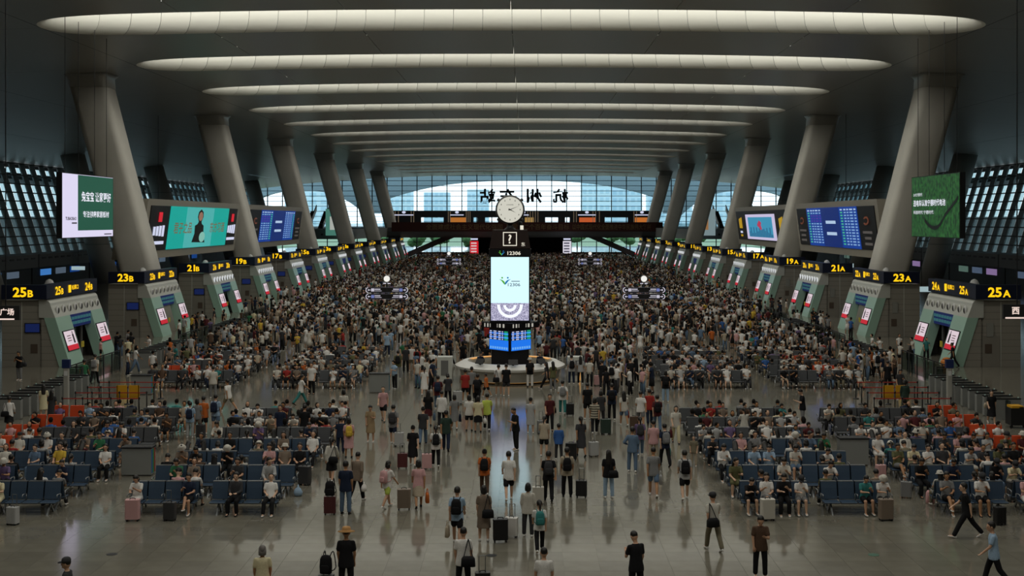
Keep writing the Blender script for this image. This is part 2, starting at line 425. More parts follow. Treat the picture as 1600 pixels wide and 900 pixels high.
# far balcony with banner, shop row and side galleries
mat('banner', '43180f', .7); mat('banner_gold', '7a6240', .6); mat('slab', '6a6d70', .5); mat('shop', '2e3034', .7); glass('rail_glass', 'c4d2d6', .18)
BY = 322.0
bal = struct(bx('balcony', -34, 36.5, BY, YEND - .5, 7.0, 8.0, M['slab']), 'far balcony across the end of the hall')
g = MB(); g.loft([[(-34, BY - .3 + 1.6*t, 7 - 1.6*math.sin(t*1.57)), (36.5, BY - .3 + 1.6*t, 7 - 1.6*math.sin(t*1.57))] for t in (0, .25, .5, .75, 1)], False, False)
g.quad((-34, BY + 1.3, 5.4), (36.5, BY + 1.3, 5.4), (36.5, YEND - 1, 5.9), (-34, YEND - 1, 5.9)); g.build('soffit', M['slab'], bal, True)
ban = thing('banner', 'long dark red banner with gold slogan along the far balcony', 'banner', (1, BY - .4, 7), 0)
bx('cloth', -33, 36, BY - .45, BY - .35, 7.0, 9.35, M['banner'], ban)
put_text('全面建成社会主义现代化强国', (-14.5, BY - .5, 8.15), (1, 0, 0), (0, 0, 1), 1.5, M['banner_gold'], ban, width=19.5)
put_text('实现第二个百年奋斗目标', (4.2, BY - .5, 8.15), (1, 0, 0), (0, 0, 1), 1.5, M['banner_gold'], ban, width=16.0)
put_text('以中国式现代化全面推进中华民族伟大复兴', (23.0, BY - .5, 8.15), (1, 0, 0), (0, 0, 1), 1.5, M['banner_gold'], ban, width=20.0)
SY = 342.0; sf = F / SY
row = thing('shop_row', 'dark row of balcony shops with lit openings under the far gable', 'shop', (1, SY, 8))
def shx(px): return (px - VX) * SY / F + CX
ops = [(658, 693, 0), (740, 746, 0), (758, 778, 0), (852, 872, 0), (883, 890, 0), (945, 981, 0)]; lit = [(704, 728, 'e08a3c'), (820, 834, 'c9a05a'), (905, 931, 'f0703a'), (992, 1013, 'f08a3c')]
segs = sorted([(a, b, None) for a, b, _ in ops] + lit); cur = 612
zt, zo = 12.45, 10.6
bx('upper_wall', shx(612), shx(1016), SY, SY + .4, zo, zt, M['shop'], row)
for a, b, c in segs:
    bx('wall_panel', shx(cur), shx(a), SY, SY + .4, 8, zo, M['shop'], row)
    if c:
        bx('lit_interior', shx(a), shx(b), SY + .3, SY + .5, 8, zo, glow('shop_' + c, c, .55), row)
        bx('counter', shx(a), shx(b), SY - .1, SY + .2, 8, 9.0, M['black'], row)
    cur = b
bx('wall_panel', shx(cur), shx(1016), SY, SY + .4, 8, zo, M['shop'], row)
for a in (617, 622, 642, 646, 700, 703, 728, 731, 734, 824, 828, 832, 836, 840, 896, 900, 926, 930, 936, 990, 994):
    bx('lit_strip', shx(a), shx(a) + .18, SY - .08, SY, 8.2, zt - .2, glow('warm_strip', 'a08c74', .35), row)
for a, wd in ((631, 2.6), (714, 1.8), (917, 2.4), (1003, 1.9), (818, 1.4)):
    bx('name_board', shx(a) - wd, shx(a) + wd, SY - .1, SY, 11.15, 11.4, glow('cool_white', 'dfe4ff', .8), row)
    MB().ell((shx(a), SY - .1, 12.0), (.5, .1, .35), 10, 6).build('emblem', glow('cool_white', 'dfe4ff', .8), row)
for s in (-1, 1):
    nm = 'B' if s < 0 else 'A'
    t = struct(bx('gallery_' + ('left' if s < 0 else 'right'), s*38, s*62, 268, YEND - 1, 5.8, 7.9, M['slab']), 'side gallery slab joining the far balcony')
    g = MB(); xs = [38.0, 37.2, 35.8, 34.2]; ys = [268, 285, 305, 322]
    A = [(s*x, y, 5.6) for x, y in zip(xs, ys)]; B = [(s*x, y, 7.9) for x, y in zip(xs, ys)]
    g.loft([A, B], False, False); g.build('curved_fascia', mat('fascia_light', '9aa0a0', .35), t, True)
    Bp = [(s*x, y, 7.9) for x, y in zip(xs, ys)]; Cp = [(s*x, y, 9.1) for x, y in zip(xs, ys)]
    for i in range(3): MB().quad(Bp[i], Bp[i+1], Cp[i+1], Cp[i]).build('rail_pane', M['rail_glass'], t)
    for j in range(5): MB().lathe((s*(40 + 2.1*j), 267.98, 6.8), [(.22, 0), (.22, -.06)], 12, 1).build('downlight', M['black'], t)
    g = MB()
    for j in range(7): g.box(s*(38.5 + 3.4*j) - .04, s*(38.5+3.4*j) + .04, 268.1, 268.2, 7.9, 9.1)
    g.box(s*38, s*62, 268.1, 268.2, 9.05, 9.12); g.build('handrail', M['steel'], t)
    for j in range(4):                                       # escalator flanks rising behind the gallery
        e = thing('escalator', f'escalator with white side panel climbing behind the gallery near gate 7{nm}', 'escalator', (s*(47 + 3.2*j), 300, 7.9), 0, f'gallery escalators gate {nm} side')
        x = s*(47 + 3.2*j); g = MB(); g.add([(x-.1, 300, 7.9), (x-.1, 310, 12.2), (x-.1, 310, 13.4), (x-.1, 300, 9.1), (x+.1, 300, 7.9), (x+.1, 310, 12.2), (x+.1, 310, 13.4), (x+.1, 300, 9.1)], [(0,1,2,3),(4,5,6,7),(0,1,5,4),(2,3,7,6),(1,2,6,5),(0,3,7,4)])
        g.build('side_panel', M['white'], e); g = MB(); g.tube((x, 300, 9.2), (x, 310, 13.5), .12); g.build('handrail', M['black'], e)
        x2 = x + s*1.4; g = MB(); g.add([(min(x,x2), 300, 7.6), (max(x,x2), 300, 7.6), (max(x,x2), 310, 12), (min(x,x2), 310, 12)], [(0,1,2,3)]); g.build('steps', M['dark_metal'], e)
    # hanging poster on the gallery corner
    c = ('5f9f8e', 'dfe6dc') if s < 0 else ('9fb6bb', 'c58f5a')
    p = thing('hanging_poster', ('green' if s < 0 else 'pale blue') + ' vertical poster board hanging at the gallery corner', 'poster', (s*38.8, 266, 8), 0)
    xa, xb = s*37.6, s*41; bx('board', min(xa, xb), max(xa, xb), 265.9, 266.1, 6.6, 12.2, glow('poster_' + nm, c[0], .5), p)
    bx('print_block', s*39.2 - .9, s*39.2 + .3, 265.8, 265.9, 7.8, 10.6, glow('poster_b' + nm, c[1], .5), p)
    g = MB(); g.tube((s*39.2, 266, 12.2), (s*39.2, 266, zc(39)), .03); g.build('cable', M['dark_metal'], p)
    # escalator from the floor to the balcony, far
    e = thing('escalator', f'long dark escalator rising to the far balcony on gate {nm} side', 'escalator', (s*24, 332, 0), 0, 'escalators below the balcony')
    g = MB(); g.add([(s*30, 331, 0), (s*17, 331, 5.6), (s*17, 331, 6.9), (s*30, 331, 1.2), (s*30, 334, 0), (s*17, 334, 5.6), (s*17, 334, 6.9), (s*30, 334, 1.2)], [(0,1,2,3),(4,5,6,7),(0,1,5,4),(2,3,7,6),(1,2,6,5),(0,3,7,4)])
    g.build('truss', M['grey'], e); g = MB(); g.tube((s*30, 331, 1.3), (s*17, 331, 7), .1); g.build('handrail', M['black'], e)
# wall under the balcony with lit boards
uw = struct(bx('wall_far', -14, 14, 352, 352.6, 0, 5.9, M['dark']), 'dark wall under the far balcony')
for px, c1, nm in ((741, 'd81f2c', 'red'), (886, 'e6e2ee', 'white')):
    x, d = (px - VX) * 318 / F + CX, 318.0
    t = thing('hanging_lightbox', f'{nm} lit box sign hanging below the far balcony', 'sign', (x, d, 1.4), 0)
    bx('panel', x - 1.05, x + 1.05, d - .1, d + .1, 1.5, 4.6, glow('lightbox_' + nm, c1, .85), t)
    bx('header', x - .9, x + .9, d - .16, d - .1, 4.9, 5.3, glow('cool_white', 'dfe4ff', .8), t)
    for q in range(4): bx('printed_block', x - .8, x + .6, d - .16, d - .1, 1.8 + q*.7, 2.15 + q*.7, glow('lb_ink_' + nm, 'f0d8d8' if nm == 'red' else '5a5a6a', .7), t)
    g = MB(); g.tube((x, d, 5.3), (x, d, 5.6), .05); g.build('hanger', M['dark_metal'], t)
# ---------------------------------------------------------------- ticket gate kiosks
striped('clad', '989388', '87837a', 2, 2.2, .55, .86); mat('portal_green', 'aacdbb', .28, .1); mat('portal_grey', 'c9cac2', .4, .1)
Y_LED = glow('led_yellow', 'ffc814', 1.15)
def put_gate(n, L, ctr, xd, h, wd, par):                  # large digits with a smaller letter, on one baseline
    X = Vector(xd); c = Vector(ctr)
    a1, a2 = text_mesh(str(n), 2, .03)[1]*h*wd, text_mesh(L, 2, .03)[1]*h*.72*wd; gap = .07*wd; tot = a1 + gap + a2
    put_text(str(n), c + X*(a1 - tot)/2, xd, (0, 0, 1), h, Y_LED, par, width=a1, bold=.03)
    put_text(L, c + X*(tot - a2)/2 - Vector((0, 0, h*.14)), xd, (0, 0, 1), h*.72, Y_LED, par, width=a2, bold=.03)
KD = [84.0 + PERIOD * k for k in range(12)]; KL = 9.3
def slant(z): return 29.3 + z * 0.31
def kiosk_meshes(s):
    P = []
    def add(name, g, m, smooth=False, parent=None): P.append((name, g.mesh(name, m, smooth), parent)); return len(P) - 1
    arc = [(30.62 + .45*(1-math.cos(t)), 4.05 + .42*math.sin(t)) for t in (0, .4, .8, 1.2, 1.57)]
    body = [(31.25, 0), (31.25, 4.4), (33.9, 4.4), (33.9, 0)]; cheek = [(slant(0)+.3, 0), (slant(4)+.3, 4.0)] + [(x+.1, z-.05) for x, z in arc[2:]] + [(31.4, 4.4), (31.4, 0)]
    g = MB(); g.prism([(s*x, z) for x, z in body], .12, KL - .12); b = add('body', g, M['clad'])
    for ya, yb in ((.12, .4), (KL - .4, KL - .12)):
        g = MB(); g.prism([(s*x, z) for x, z in cheek], ya, yb); add('side_cheek', g, M['clad'], False, b)
    # portal: two leaning pillars and a rounded head band
    for y0, y1 in ((0, 2.7), (6.85, KL)):
        g = MB(); q = [(slant(0), 0), (slant(3.25), 3.25), (slant(3.25)+.75, 3.25), (slant(0)+.75, 0)]
        g.prism([(s*x, z) for x, z in q], y0, y1); pi = add('portal_pillar', g, M['portal_green'])
        ym = (y0 + y1) / 2 + (.1 if y0 == 0 else -.05)
        def face(za, zb, ya, yb, o, m, nm, par):
            g = MB(); g.add([(s*(slant(za)-o), ya, za), (s*(slant(za)-o), yb, za), (s*(slant(zb)-o), yb, zb), (s*(slant(zb)-o), ya, zb),
                             (s*(slant(za)+.02), ya, za), (s*(slant(za)+.02), yb, za), (s*(slant(zb)+.02), yb, zb), (s*(slant(zb)+.02), ya, zb)],
                            [(0,1,2,3),(4,5,6,7),(0,1,5,4),(1,2,6,5),(2,3,7,6),(3,0,4,7)]); return add(nm, g, m, False, par)
        face(.95, 2.32, ym - 1.05, ym + 1.05, .05, M['black'], 'screen_frame', pi)
        face(1.34, 2.26, ym - .95, ym + .95, .07, glow('ad_pink', 'e2cfd8', .85), 'advert_screen', pi)
        face(1.01, 1.34, ym - .95, ym + .95, .07, glow('ad_red', 'cc1a30', .8), 'advert_footer', pi)
        face(1.42, 2.0, ym + .35, ym + .62, .08, mat('ad_bottle', '2a2230', .5), 'advert_bottle', pi)
        face(2.0, 2.2, ym + .43, ym + .54, .08, mat('ad_bottle', '2a2230', .5), 'advert_bottle', pi)
        for q in range(3): face(1.6 + .16*q, 1.66 + .16*q, ym - .6, ym + .05, .08, mat('ad_text', 'b89aa8', .6), 'advert_print', pi)
    g = MB(); hb = [(slant(3.25), 3.25)] + [(x, z) for x, z in arc] + [(31.4, 4.47), (31.4, 3.25)]
    g.prism([(s*x, z) for x, z in hb], 0, KL); h = add('head_band', g, M['portal_grey'], False)
    for q in range(8):
        y = .75 + q * 1.11; z = 3.72; x = s*(slant(z) - .02)
        g = MB(); g.ell((x, y, z), (.08, .27, .30), 10, 6); add('lamp_ring', g, M['white'], True, h)
        g = MB(); g.ell((x - s*.04, y + .05, z - .03), (.07, .15, .22), 8, 5); add('lamp_recess', g, M['dark'], True, h)
    g = MB(); g.box(s*31.1, s*31.2, 2.7, 6.85, 0, 3.25); d = add('doorway', g, M['black'])
    for q in range(2):
        for j in range(7):
            y = 2.95 + j*.56; g = MB(); g.box(s*(slant(3)+.06), s*(slant(3)+.0), y, y + .38, 2.55 + q*.33, 2.75 + q*.33); add('led_cell', g, glow('led_teal', '4d8f9a', .3), False, d)
    g = MB(); g.box(s*(slant(3)+.3), s*(slant(3)+.07), 2.7, 6.85, 2.35, 3.25); add('display_header', g, glow('led_blue', '14245e', .5), False, d)
    for y in (3.4, 4.75, 6.1):
        g = MB(); g.box(s*30.75, s*30.65, y-.06, y+.06, 0, 2.35); add('door_post', g, M['grey'], False, d)
    g = MB(); g.box(s*30.0, s*29.95, 4.0, 4.5, .9, 1.3); add('notice', g, mat('notice_yellow', 'c9b437', .6), False, d)
    # end wall facing the viewing gallery
    for x in (32.55,):
        g = MB(); g.box(s*x, s*(x+.05), .09, .13, 0, 4.3); add('wall_joint', g, M['portal_grey'], False, b)
    g = MB(); g.box(s*31.35, s*32.5, .06, .1, 0, 2.05); add('service_door', g, mat('clad_door', '8a857b', .55), False, b)
    g = MB(); g.box(s*31.5, s*31.95, .02, .06, .9, 1.5); add('notice_plate', g, mat('notice_brown', '57493d', .6), False, b)
    if s < 0:
        g = MB(); g.box(s*31.3, s*32.35, 0, .06, 2.25, 2.9); w_ = add('wall_screen', g, M['black'], False, b)
        g = MB(); g.box(s*31.36, s*32.29, -.02, 0.0, 2.3, 2.85); add('screen_face', g, glow('dim_blue', '1c2c66', .45), False, w_)
    else:
        g = MB(); g.box(s*31.6, s*32.05, 0, .06, 2.0, 2.9); add('wall_notice', g, mat('notice_grey', '8f8f88', .6), False, b)
    # sign box, L shaped
    g = MB(); g.box(s*30.75, s*31.35, -.35, KL + .2, 4.5, 5.45); g.box(s*31.35, s*33.75, -.35, .25, 4.5, 5.45); add('sign_box', g, M['navy_sign'])
    g = MB(); g.box(s*31.8, s*32.6, 3, 5, 4.45, 5.0); add('roof_unit', g, M['portal_grey'])
    g = MB(); g.lathe((s*32.2, 4, 5.0), [(.28, 0), (.34, .3), (.22, .55), (.05, .65)], 12); add('roof_sensor', g, M['white'], True)
    return P
for s in (-1, 1):
    P = kiosk_meshes(s); L = 'B' if s < 0 else 'A'
    for k, d in enumerate(KD):
        n = 25 - 2*k
        t = thing('gate_kiosk', f'ticket gate kiosk with lit yellow number {n}{L} above green portal', 'kiosk', (0, d, 0), 0, f'ticket gate kiosks {L}')
        made = []
        for i, (nm, me, par) in enumerate(P):
            if k > 5 and nm in ('lamp_recess', 'led_cell', 'advert_print', 'advert_bottle', 'roof_sensor', 'notice', 'notice_plate', 'service_door', 'door_post'): made.append(None); continue
            made.append(obj(nm, me, t if par is None else made[par]))
            if nm == 'lamp_ring' and k >= 2: made[-1].material_slots[0].link = 'OBJECT'; made[-1].material_slots[0].material = glow('ring_glow', 'e8ecee', .7)  # glow added to the farther rings for the band's bright reflection
        sign = next(o for o in made if o is not None and o.name.startswith('sign_box'))
        xd, fx = (0, -s, 0), s*30.72                            # reading direction on the hall-side face
        yo = [1.9, 4.7, 7.7]; tx = [n, None, n-1] if s < 0 else [n, None, n-1]
        for y, q in zip(yo, tx):
            if q: put_gate(q, L, (fx, d + y, 4.97), xd, .58, 1.35, sign)
            else:
                put_text('检票口', (fx, d + y - s*.2, 5.05), xd, (0, 0, 1), .34, Y_LED, sign, width=1.3, bold=.02)
                MB().box(fx, fx - s*.01, d + y + s*.62, d + y + s*1.1, 4.72, 5.24).build('ticket_icon', Y_LED, sign, local=False)
        put_gate(n, L, (s*32.3, d - .38, 4.97), (1, 0, 0), .66, 1.08, sign)

# ---------------------------------------------------------------- giant screens between the columns
mat('casing', 'a39d90', .5)
def big_screen(s, d0, d1, kind, label):
    t = thing('video_wall', label, 'screen', (s*33, d0, 6.2))
    zt, zb = 11.7, 6.2; xt = lambda z: 32.8 + (zt - z) * .13
    def slab(za, zb_, ya, yb, o, m, nm, par, th=.25):
        g = MB(); v = []
        for oo in (o, o + th):
            v += [(s*(xt(za) + oo), ya, za), (s*(xt(za) + oo), yb, za), (s*(xt(zb_) + oo), yb, zb_), (s*(xt(zb_) + oo), ya, zb_)]
        g.add(v, [(0,1,2,3),(4,5,6,7),(0,1,5,4),(1,2,6,5),(2,3,7,6),(3,0,4,7)]); return g.build(nm, m, par)
    L = d1 - d0; Y = lambda f: d0 + L * f                     # f runs away from the gallery
    slab(zb, zt, d0, d1, .1, M['casing'], 'casing', t, 2.6)
    slab(zb + .75, zt - .6, Y(.03), Y(.97), 0.02, M['black'], 'bezel', t)
    def txt(q, f, z, h, wd, m, par):
        xd = Vector((0, -s, 0)); ud = Vector((-s*.13*-1*-1, 0, 1)); return put_text(q, (s*(xt(z) - .12), Y(f), z), xd, (s*-.13, 0, 1), h, m, par, width=wd)
    def panel(f0, f1, z0, z1, m, nm, par, o=-.02): return slab(z0, z1, Y(f0), Y(f1), o, m, nm, par, .05)
    if kind == 'teal':
        sc = panel(.20, .85, 6.95, 11.1, glow('teal', '0e9e92', .95), 'display', t)
        panel(.36, .66, 6.98, 11.05, glow('teal_light', '4fb8b4', .8), 'light_beam', sc, -.05)
        # generic standing figure in a dark dress
        g = MB(); yc = Y(.505); q = [(a*1.9, z) for a, z in [(-1.3, 7.5), (1.5, 7.4), (1.0, 8.4), (.85, 9.2), (.45, 9.35), (.3, 9.6), (.6, 10.1), (.5, 10.6), (0, 10.9), (-.5, 10.6), (-.6, 10.1), (-.3, 9.6), (-.5, 9.35), (-1.0, 9.2), (-.9, 8.4)]]
        g.add([(s*(xt(z) - .09), yc + a, z) for a, z in q], [tuple(range(len(q)))]); g.build('figure_dress', mat('figure_dark', '17201f', .6), sc)
        g = MB(); q = [(.85*math.cos(a), 10.15 + .48*math.sin(a)) for a in [i*.524 for i in range(12)]]
        g.add([(s*(xt(z) - .11), yc + a, z) for a, z in q], [tuple(range(12))]); g.build('figure_face', glow('face_tone', 'b98a72', .5), sc)
        g = MB(); q = [(1.4 + 1.2*math.cos(a), 8.0 + .55*math.sin(a)) for a in [i*.524 for i in range(12)]]
        g.add([(s*(xt(z) - .11), yc + a, z) for a, z in q], [tuple(range(12))]); g.build('figure_fan', glow('fan_pale', '8fcfc0', .7), sc)
        gm = glow('ad_brown', '8a7450', .6); txt('君子之品', .33, 9.0, 1.15, 6.6, gm, sc); txt('东方习酒', .71, 9.0, 1.15, 6.4, gm, sc)
        for f in (.115, .91):
            panel(f - .014, f + .014, 9.6, 10.5, glow('seal_red', 'd02030', .9), 'red_seal', t, -.05)
            for j in range(4): panel(f - .05 + .026*j, f - .034 + .026*j, 8.35 - .04*j, 9.15 + .04*j, glow('cool_white', 'dfe4ff', .8), 'brush_mark', t, -.05)
            panel(f - .05, f + .05, 7.5, 7.8, glow('cool_white', 'dfe4ff', .8), 'caption_strip', t, -.05)
    elif kind == 'timetable':
        sc = panel(.20, .82, 6.95, 11.1, glow('tt_blue', '0d3f9c', .75), 'display', t)
        panel(.40, .62, 6.97, 11.08, glow('tt_deep', '0a2a72', .75), 'notice_area', sc, -.04)
        for (a, b, ro) in ((.21, .39, 0), (.63, .81, 1)):
            for r in range(13):
                z = 10.82 - r * .29
                if r in (2, 3, 4) and ro == (0 if s < 0 else 1): cc = glow('tt_purple', '5a3aa8', .7)
                elif r == 0: cc = glow('tt_head', 'b8d2f0', .8)
                else: cc = glow('tt_text', '8fb8e8', .7)
                for c, (f, wd) in enumerate(((0, .018), (.035, .03), (.08, .016), (.11, .02), (.15, .022))):
                    panel(a + f, a + f + wd, z - .07, z + .07, cc if c < 4 or r < 1 else glow('tt_green', '4fc8a0', .7), 'timetable_cell', sc, -.05)
        for z in (9.55, 8.35): panel(.45, .57, z - .16, z + .16, glow('tt_head', 'b8d2f0', .8), 'notice_line', sc, -.06)
        for f in (.115, .90):
            g = MB(); yc = Y(f); v = []; fs = []
            for j in range(15):
                a = .6 + j * .36
                v += [(s*(xt(9.7) - .06), yc + 1.0*math.cos(a), 9.7 + .42*math.sin(a)), (s*(xt(9.7) - .06), yc + .6*math.cos(a), 9.7 + .24*math.sin(a))]
                if j: fs.append((2*j-2, 2*j-1, 2*j+1, 2*j))
            g.add(v, fs); g.build('round_emblem', glow('emblem_orange', '7a3c1e', .5), t)
            for z, hw in ((8.6, .045), (8.05, .03), (7.5, .035)): panel(f - hw, f + hw, z - .12, z + .12, glow('dim_grey', '6a6460', .45), 'caption', t, -.05)
    else:
        sc = panel(.20, .76, 7.1, 10.6, glow('ad_lilac', 'cfc6e6', .85), 'display', t)
        panel(.25, .71, 7.45, 10.2, glow('ad_sky', '3f9ec4', .75), 'picture', sc, -.05)
        for j in range(16):
            f = .26 + .028*j; h = .4 + .9 * abs(math.sin(j*1.7)); panel(f, f + .018, 7.47, 7.5 + h, glow('ad_sky_d', '2a6f9c', .7), 'skyline_bar', sc, -.06)
        g = MB(); q = [(1.9*math.cos(a)*(.7 + .3*math.cos(3*a)), 9.1 + .75*math.sin(a)*(.8 + .2*math.sin(2*a))) for a in [i*.35 for i in range(18)]]
        g.add([(s*(xt(z) - .12), Y(.47) + a, z) for a, z in q], [tuple(range(18))]); g.build('red_motif', glow('ad_motif', 'c03a5a', .8), sc)
        for f in (.10, .88):
            for j in range(3): panel(f - .03 + .022*j, f - .014 + .022*j, 8.6, 10.2 - .1*j, glow('ad_gold', 'c8a020', .7), 'brush_mark', t, -.05)
            panel(f - .02, f + .02, 7.9, 8.2, glow('cool_white', 'dfe4ff', .8), 'caption', t, -.05)
            panel(f - .02, f + .02, 7.4, 7.7, glow('ad_gold', 'c8a020', .7), 'caption', t, -.05)
big_screen(-1, 113.5, 150, 'teal', 'giant teal video wall advert with a dark figure, between leaning columns')
big_screen(-1, 155, 193, 'timetable', 'giant blue departure timetable screen above gates 17B and 19B')
big_screen(1, 115, 150, 'timetable', 'giant blue departure timetable screen above gates 19A to 21A')
big_screen(1, 155, 193, 'lilac', 'giant lilac framed video wall with sky blue picture above gates 15A and 17A')

# ---------------------------------------------------------------- hanging advertising boards
def ad_board(s):
    y0, y1, z0, z1 = 81.6, 91.8, 8.55, 12.85; X = 29.0
    t = thing('hanging_board', ('white and green' if s < 0 else 'leafy green') + ' lit advertising board hanging above the gate kiosks', 'billboard', (s*X, y0, z0))
    bx('casing', s*(X), s*(X+.35), y0, y1, z0, z1, M['dark_metal'], t)
    fx = s*(X - .02); xd = (0, -s, 0)
    W = lambda f: y0 + (y1 - y0)*f if s < 0 else y1 - (y1 - y0)*f     # f in reading direction
    def pn(f0, f1, a, b, m, nm, o=.02): return bx(nm, s*(X - o), s*(X - o + .015), W(f0), W(f1), a, b, m, t)
    wm = glow('board_white', 'e4defa', .9)
    if s < 0:
        pn(.01, .99, z0 + .05, z1 - .05, wm, 'white_panel'); pn(.285, .985, z0 + .5, z1 - .08, glow('board_green', '1f5a46', .75), 'green_panel', .04)
        wt = glow('board_text', 'f2f2ff', 1.0)
        put_text('兔宝宝 让家更好', (fx + .05, W(.635), 11.35), xd, (0, 0, 1), .68, wt, t, width=6.0, bold=.012)
        put_text('专注健康家居板材', (fx + .05, W(.63), 10.15), xd, (0, 0, 1), .44, wt, t, width=5.3, bold=.01)
        put_text('TUBAOBAO', (fx + .04, W(.15), 9.85), xd, (0, 0, 1), .22, mat('ink', '3a3448', .6), t, width=2.0, bold=.03)
        pn(.17, .26, 9.5, 9.6, mat('ink_l', '8a84a0', .6), 'fine_print', .05); pn(.80, .95, 8.72, 8.8, mat('ink_l', '8a84a0', .6), 'fine_print', .05)
    else:
        m = mat('board_leaves', '1c5a30', .5, 0, .55); nt = m.node_tree; b = nt.nodes['Principled BSDF']
        tc = nt.nodes.new('ShaderNodeTexCoord'); n = nt.nodes.new('ShaderNodeTexNoise'); n.inputs['Scale'].default_value = 3.2; n.inputs['Detail'].default_value = 8
        r = nt.nodes.new('ShaderNodeValToRGB'); r.color_ramp.elements[0].color = lin('0c2e1c'); r.color_ramp.elements[1].color = lin('37803a'); r.color_ramp.elements[0].position = .35; r.color_ramp.elements[1].position = .7
        nt.links.new(tc.outputs['Object'], n.inputs['Vector']); nt.links.new(n.outputs['Fac'], r.inputs['Fac']); nt.links.new(r.outputs['Color'], b.inputs['Emission Color'])
        pn(.01, .99, z0 + .05, z1 - .05, m, 'leafy_picture')
        g = MB(); rd = []
        for j in range(15):
            a = j/14; f = .30 + .68*a; z = 9.75 - .55*math.sin(min(1, a*1.6)*1.57*2)*(a < .62) + (max(0, a - .45))**1.3 * 3.2; rd.append((f, z))
        A = [(s*(X - .05), W(f), z - .12) for f, z in rd]; B = [(s*(X - .05), W(f), z + .14) for f, z in rd]
        g.loft([A, B], False, False); g.build('road_picture', mat('road_ink', '10181c', .5), t)
        wt = glow('board_text', 'f2f2ff', 1.0)
        put_text('CATL宁德时代', (fx - .05, W(.16), 11.55), xd, (0, 0, 1), .24, wt, t, width=2.0, bold=.0)
        put_text('选电车认准宁德时代电池', (fx - .05, W(.40), 10.95), xd, (0, 0, 1), .46, wt, t, width=6.9, bold=.01)
        put_text('科技时代 宁德时代', (fx - .05, W(.28), 10.3), xd, (0, 0, 1), .26, wt, t, width=4.4, bold=.0)
    g = MB()
    for y in (y0 + 1, y0 + 3.5, y1 - 3.5, y1 - 1): g.tube((s*(X+.15), y, z1), (s*(X+.15), y, zc(X) + .3), .02, n=5)
    g.build('cable', M['dark_metal'], t)
ad_board(-1); ad_board(1)
# lit direction signs at the hall edges, shop fronts far in the aisles
for s, px, py, q in ((-1, 8, 489, '广场'), (1, 1590, 487, '西')):
    d = 62.0; x = (px - VX) * d / F + CX; z = HC - (py - VY) * d / F; nm = 'B' if s < 0 else 'A'
    t = thing('hanging_sign', f'dark hanging direction sign with white lettering beside gate 25{nm}', 'sign', (x, d, z))
    bx('sign_body', x - .7, x + .7, d, d + .15, z - .35, z + .35, M['dark'], t)
    put_text(q, (x + s*-.1, d - .02, z + .05), (1, 0, 0), (0, 0, 1), .36, glow('sign_white', 'f4dcd0', .9), t, bold=.03)
    bx('light_bar', x - .6, x + .45, d - .03, d, z - .34, z - .27, glow('sign_white', 'f4dcd0', .9), t)
    g = MB(); g.tube((x, d + .07, z + .35), (x, d + .07, zc(x)), .03, n=6); g.build('hanger', M['dark_metal'], t)
for s in (-1, 1):
    L = 'B' if s < 0 else 'A'
    for j in range(5):
        y = 158 + 24*j
        t = thing('shop_unit', f'dim shop unit {"with blue lit screen " if j == 1 and s < 0 else ""}under the leaning glass wall beyond gate {21 - 2*j}{L}', 'shop', (s*70, y, 0), 0, 'shop units on gate ' + L + ' side')
        bx('fascia', s*69, s*73.2, y, y + 23.6, 3.0, 4.9, M['fascia'], t); bx('shop_front', s*70, s*73.2, y, y + 23.6, 0, 3.0, M['black'], t)
        for q in range(9): bx('vent_slot', s*68.95, s*69.0, y + 1 + q*2.5, y + 2.4 + q*2.5, 4.2, 4.45, M['black'], t)
        for q in range(3):
            c = ('1f6ad8', '4a8fe0', '8aa0b8')[(q + j) % 3] if s < 0 else ('8ab0a0', '9a7fb0', '7f96b8')[(q + j) % 3]
            bx('lit_screen', s*69.9, s*70, y + 3 + q*6, y + 7 + q*6, 1.7, 2.6, glow('shopscreen_' + c, c, .6 if (j + q) % 2 else .25), t)
    for px, py, d in ((122, 419, 170), (247, 430, 150)) if s < 0 else ((1322, 415, 150), (1440, 452, 120)):
        x = (px - VX)*d/F + CX; z = HC - (py - VY)*d/F
        t = thing('hanging_sign', f'small white lit aisle sign hung {"high" if py < 425 else "low"} beyond gate {"25" if py > 440 or py == 419 else "23"}{L}', 'sign', (x, d, z))
        bx('sign_body', x - .9, x + .9, d, d + .1, z - .25, z + .25, glow('aisle_white', 'a8c0c4', .8), t)
        g = MB(); g.tube((x, d + .05, z + .25), (x, d + .05, zc(x)), .03, n=5); g.build('hanger', M['dark_metal'], t)

# ---------------------------------------------------------------- information tower and round desk
TD = 77.5
tw = thing('information_tower', 'tall dark information tower with clock, question mark and bright screen', 'tower', (0, TD, 0))
mat('tower', '17161a', .35, .2); mat('tower_brown', '2a1c1a', .4)
g = MB(); g.loft([[(a, TD + b, z) for a, b in ((-1.15, 0), (0, -1.15), (1.15, 0), (0, 1.15))] for z in (0, 3.2)]); g.build('base_shaft', M['tower'], tw)
bx('upper_shaft', -1.22, 1.22, TD - .9, TD + .9, 3.55, 8.0, M['tower'], tw)
scr = bx('main_screen', -1.15, 1.15, TD - .94, TD - .9, 3.66, 7.5, glow('screen_cyan', 'cdf1fb', 1.15), tw)
m = glow('crowd_picture', '7f7fb8', 1.0); nt = m.node_tree; b = nt.nodes['Principled BSDF']
tc = nt.nodes.new('ShaderNodeTexCoord'); n = nt.nodes.new('ShaderNodeTexVoronoi'); n.inputs['Scale'].default_value = 26
r = nt.nodes.new('ShaderNodeValToRGB'); r.color_ramp.elements[0].color = lin('26265e'); r.color_ramp.elements[1].color = lin('e2def6')
nt.links.new(tc.outputs['Object'], n.inputs['Vector']); nt.links.new(n.outputs['Color'], r.inputs['Fac']); nt.links.new(r.outputs['Color'], b.inputs['Emission Color'])
bx('crowd_picture', -1.15, 1.15, TD - .96, TD - .94, 3.66, 4.72, m, scr)
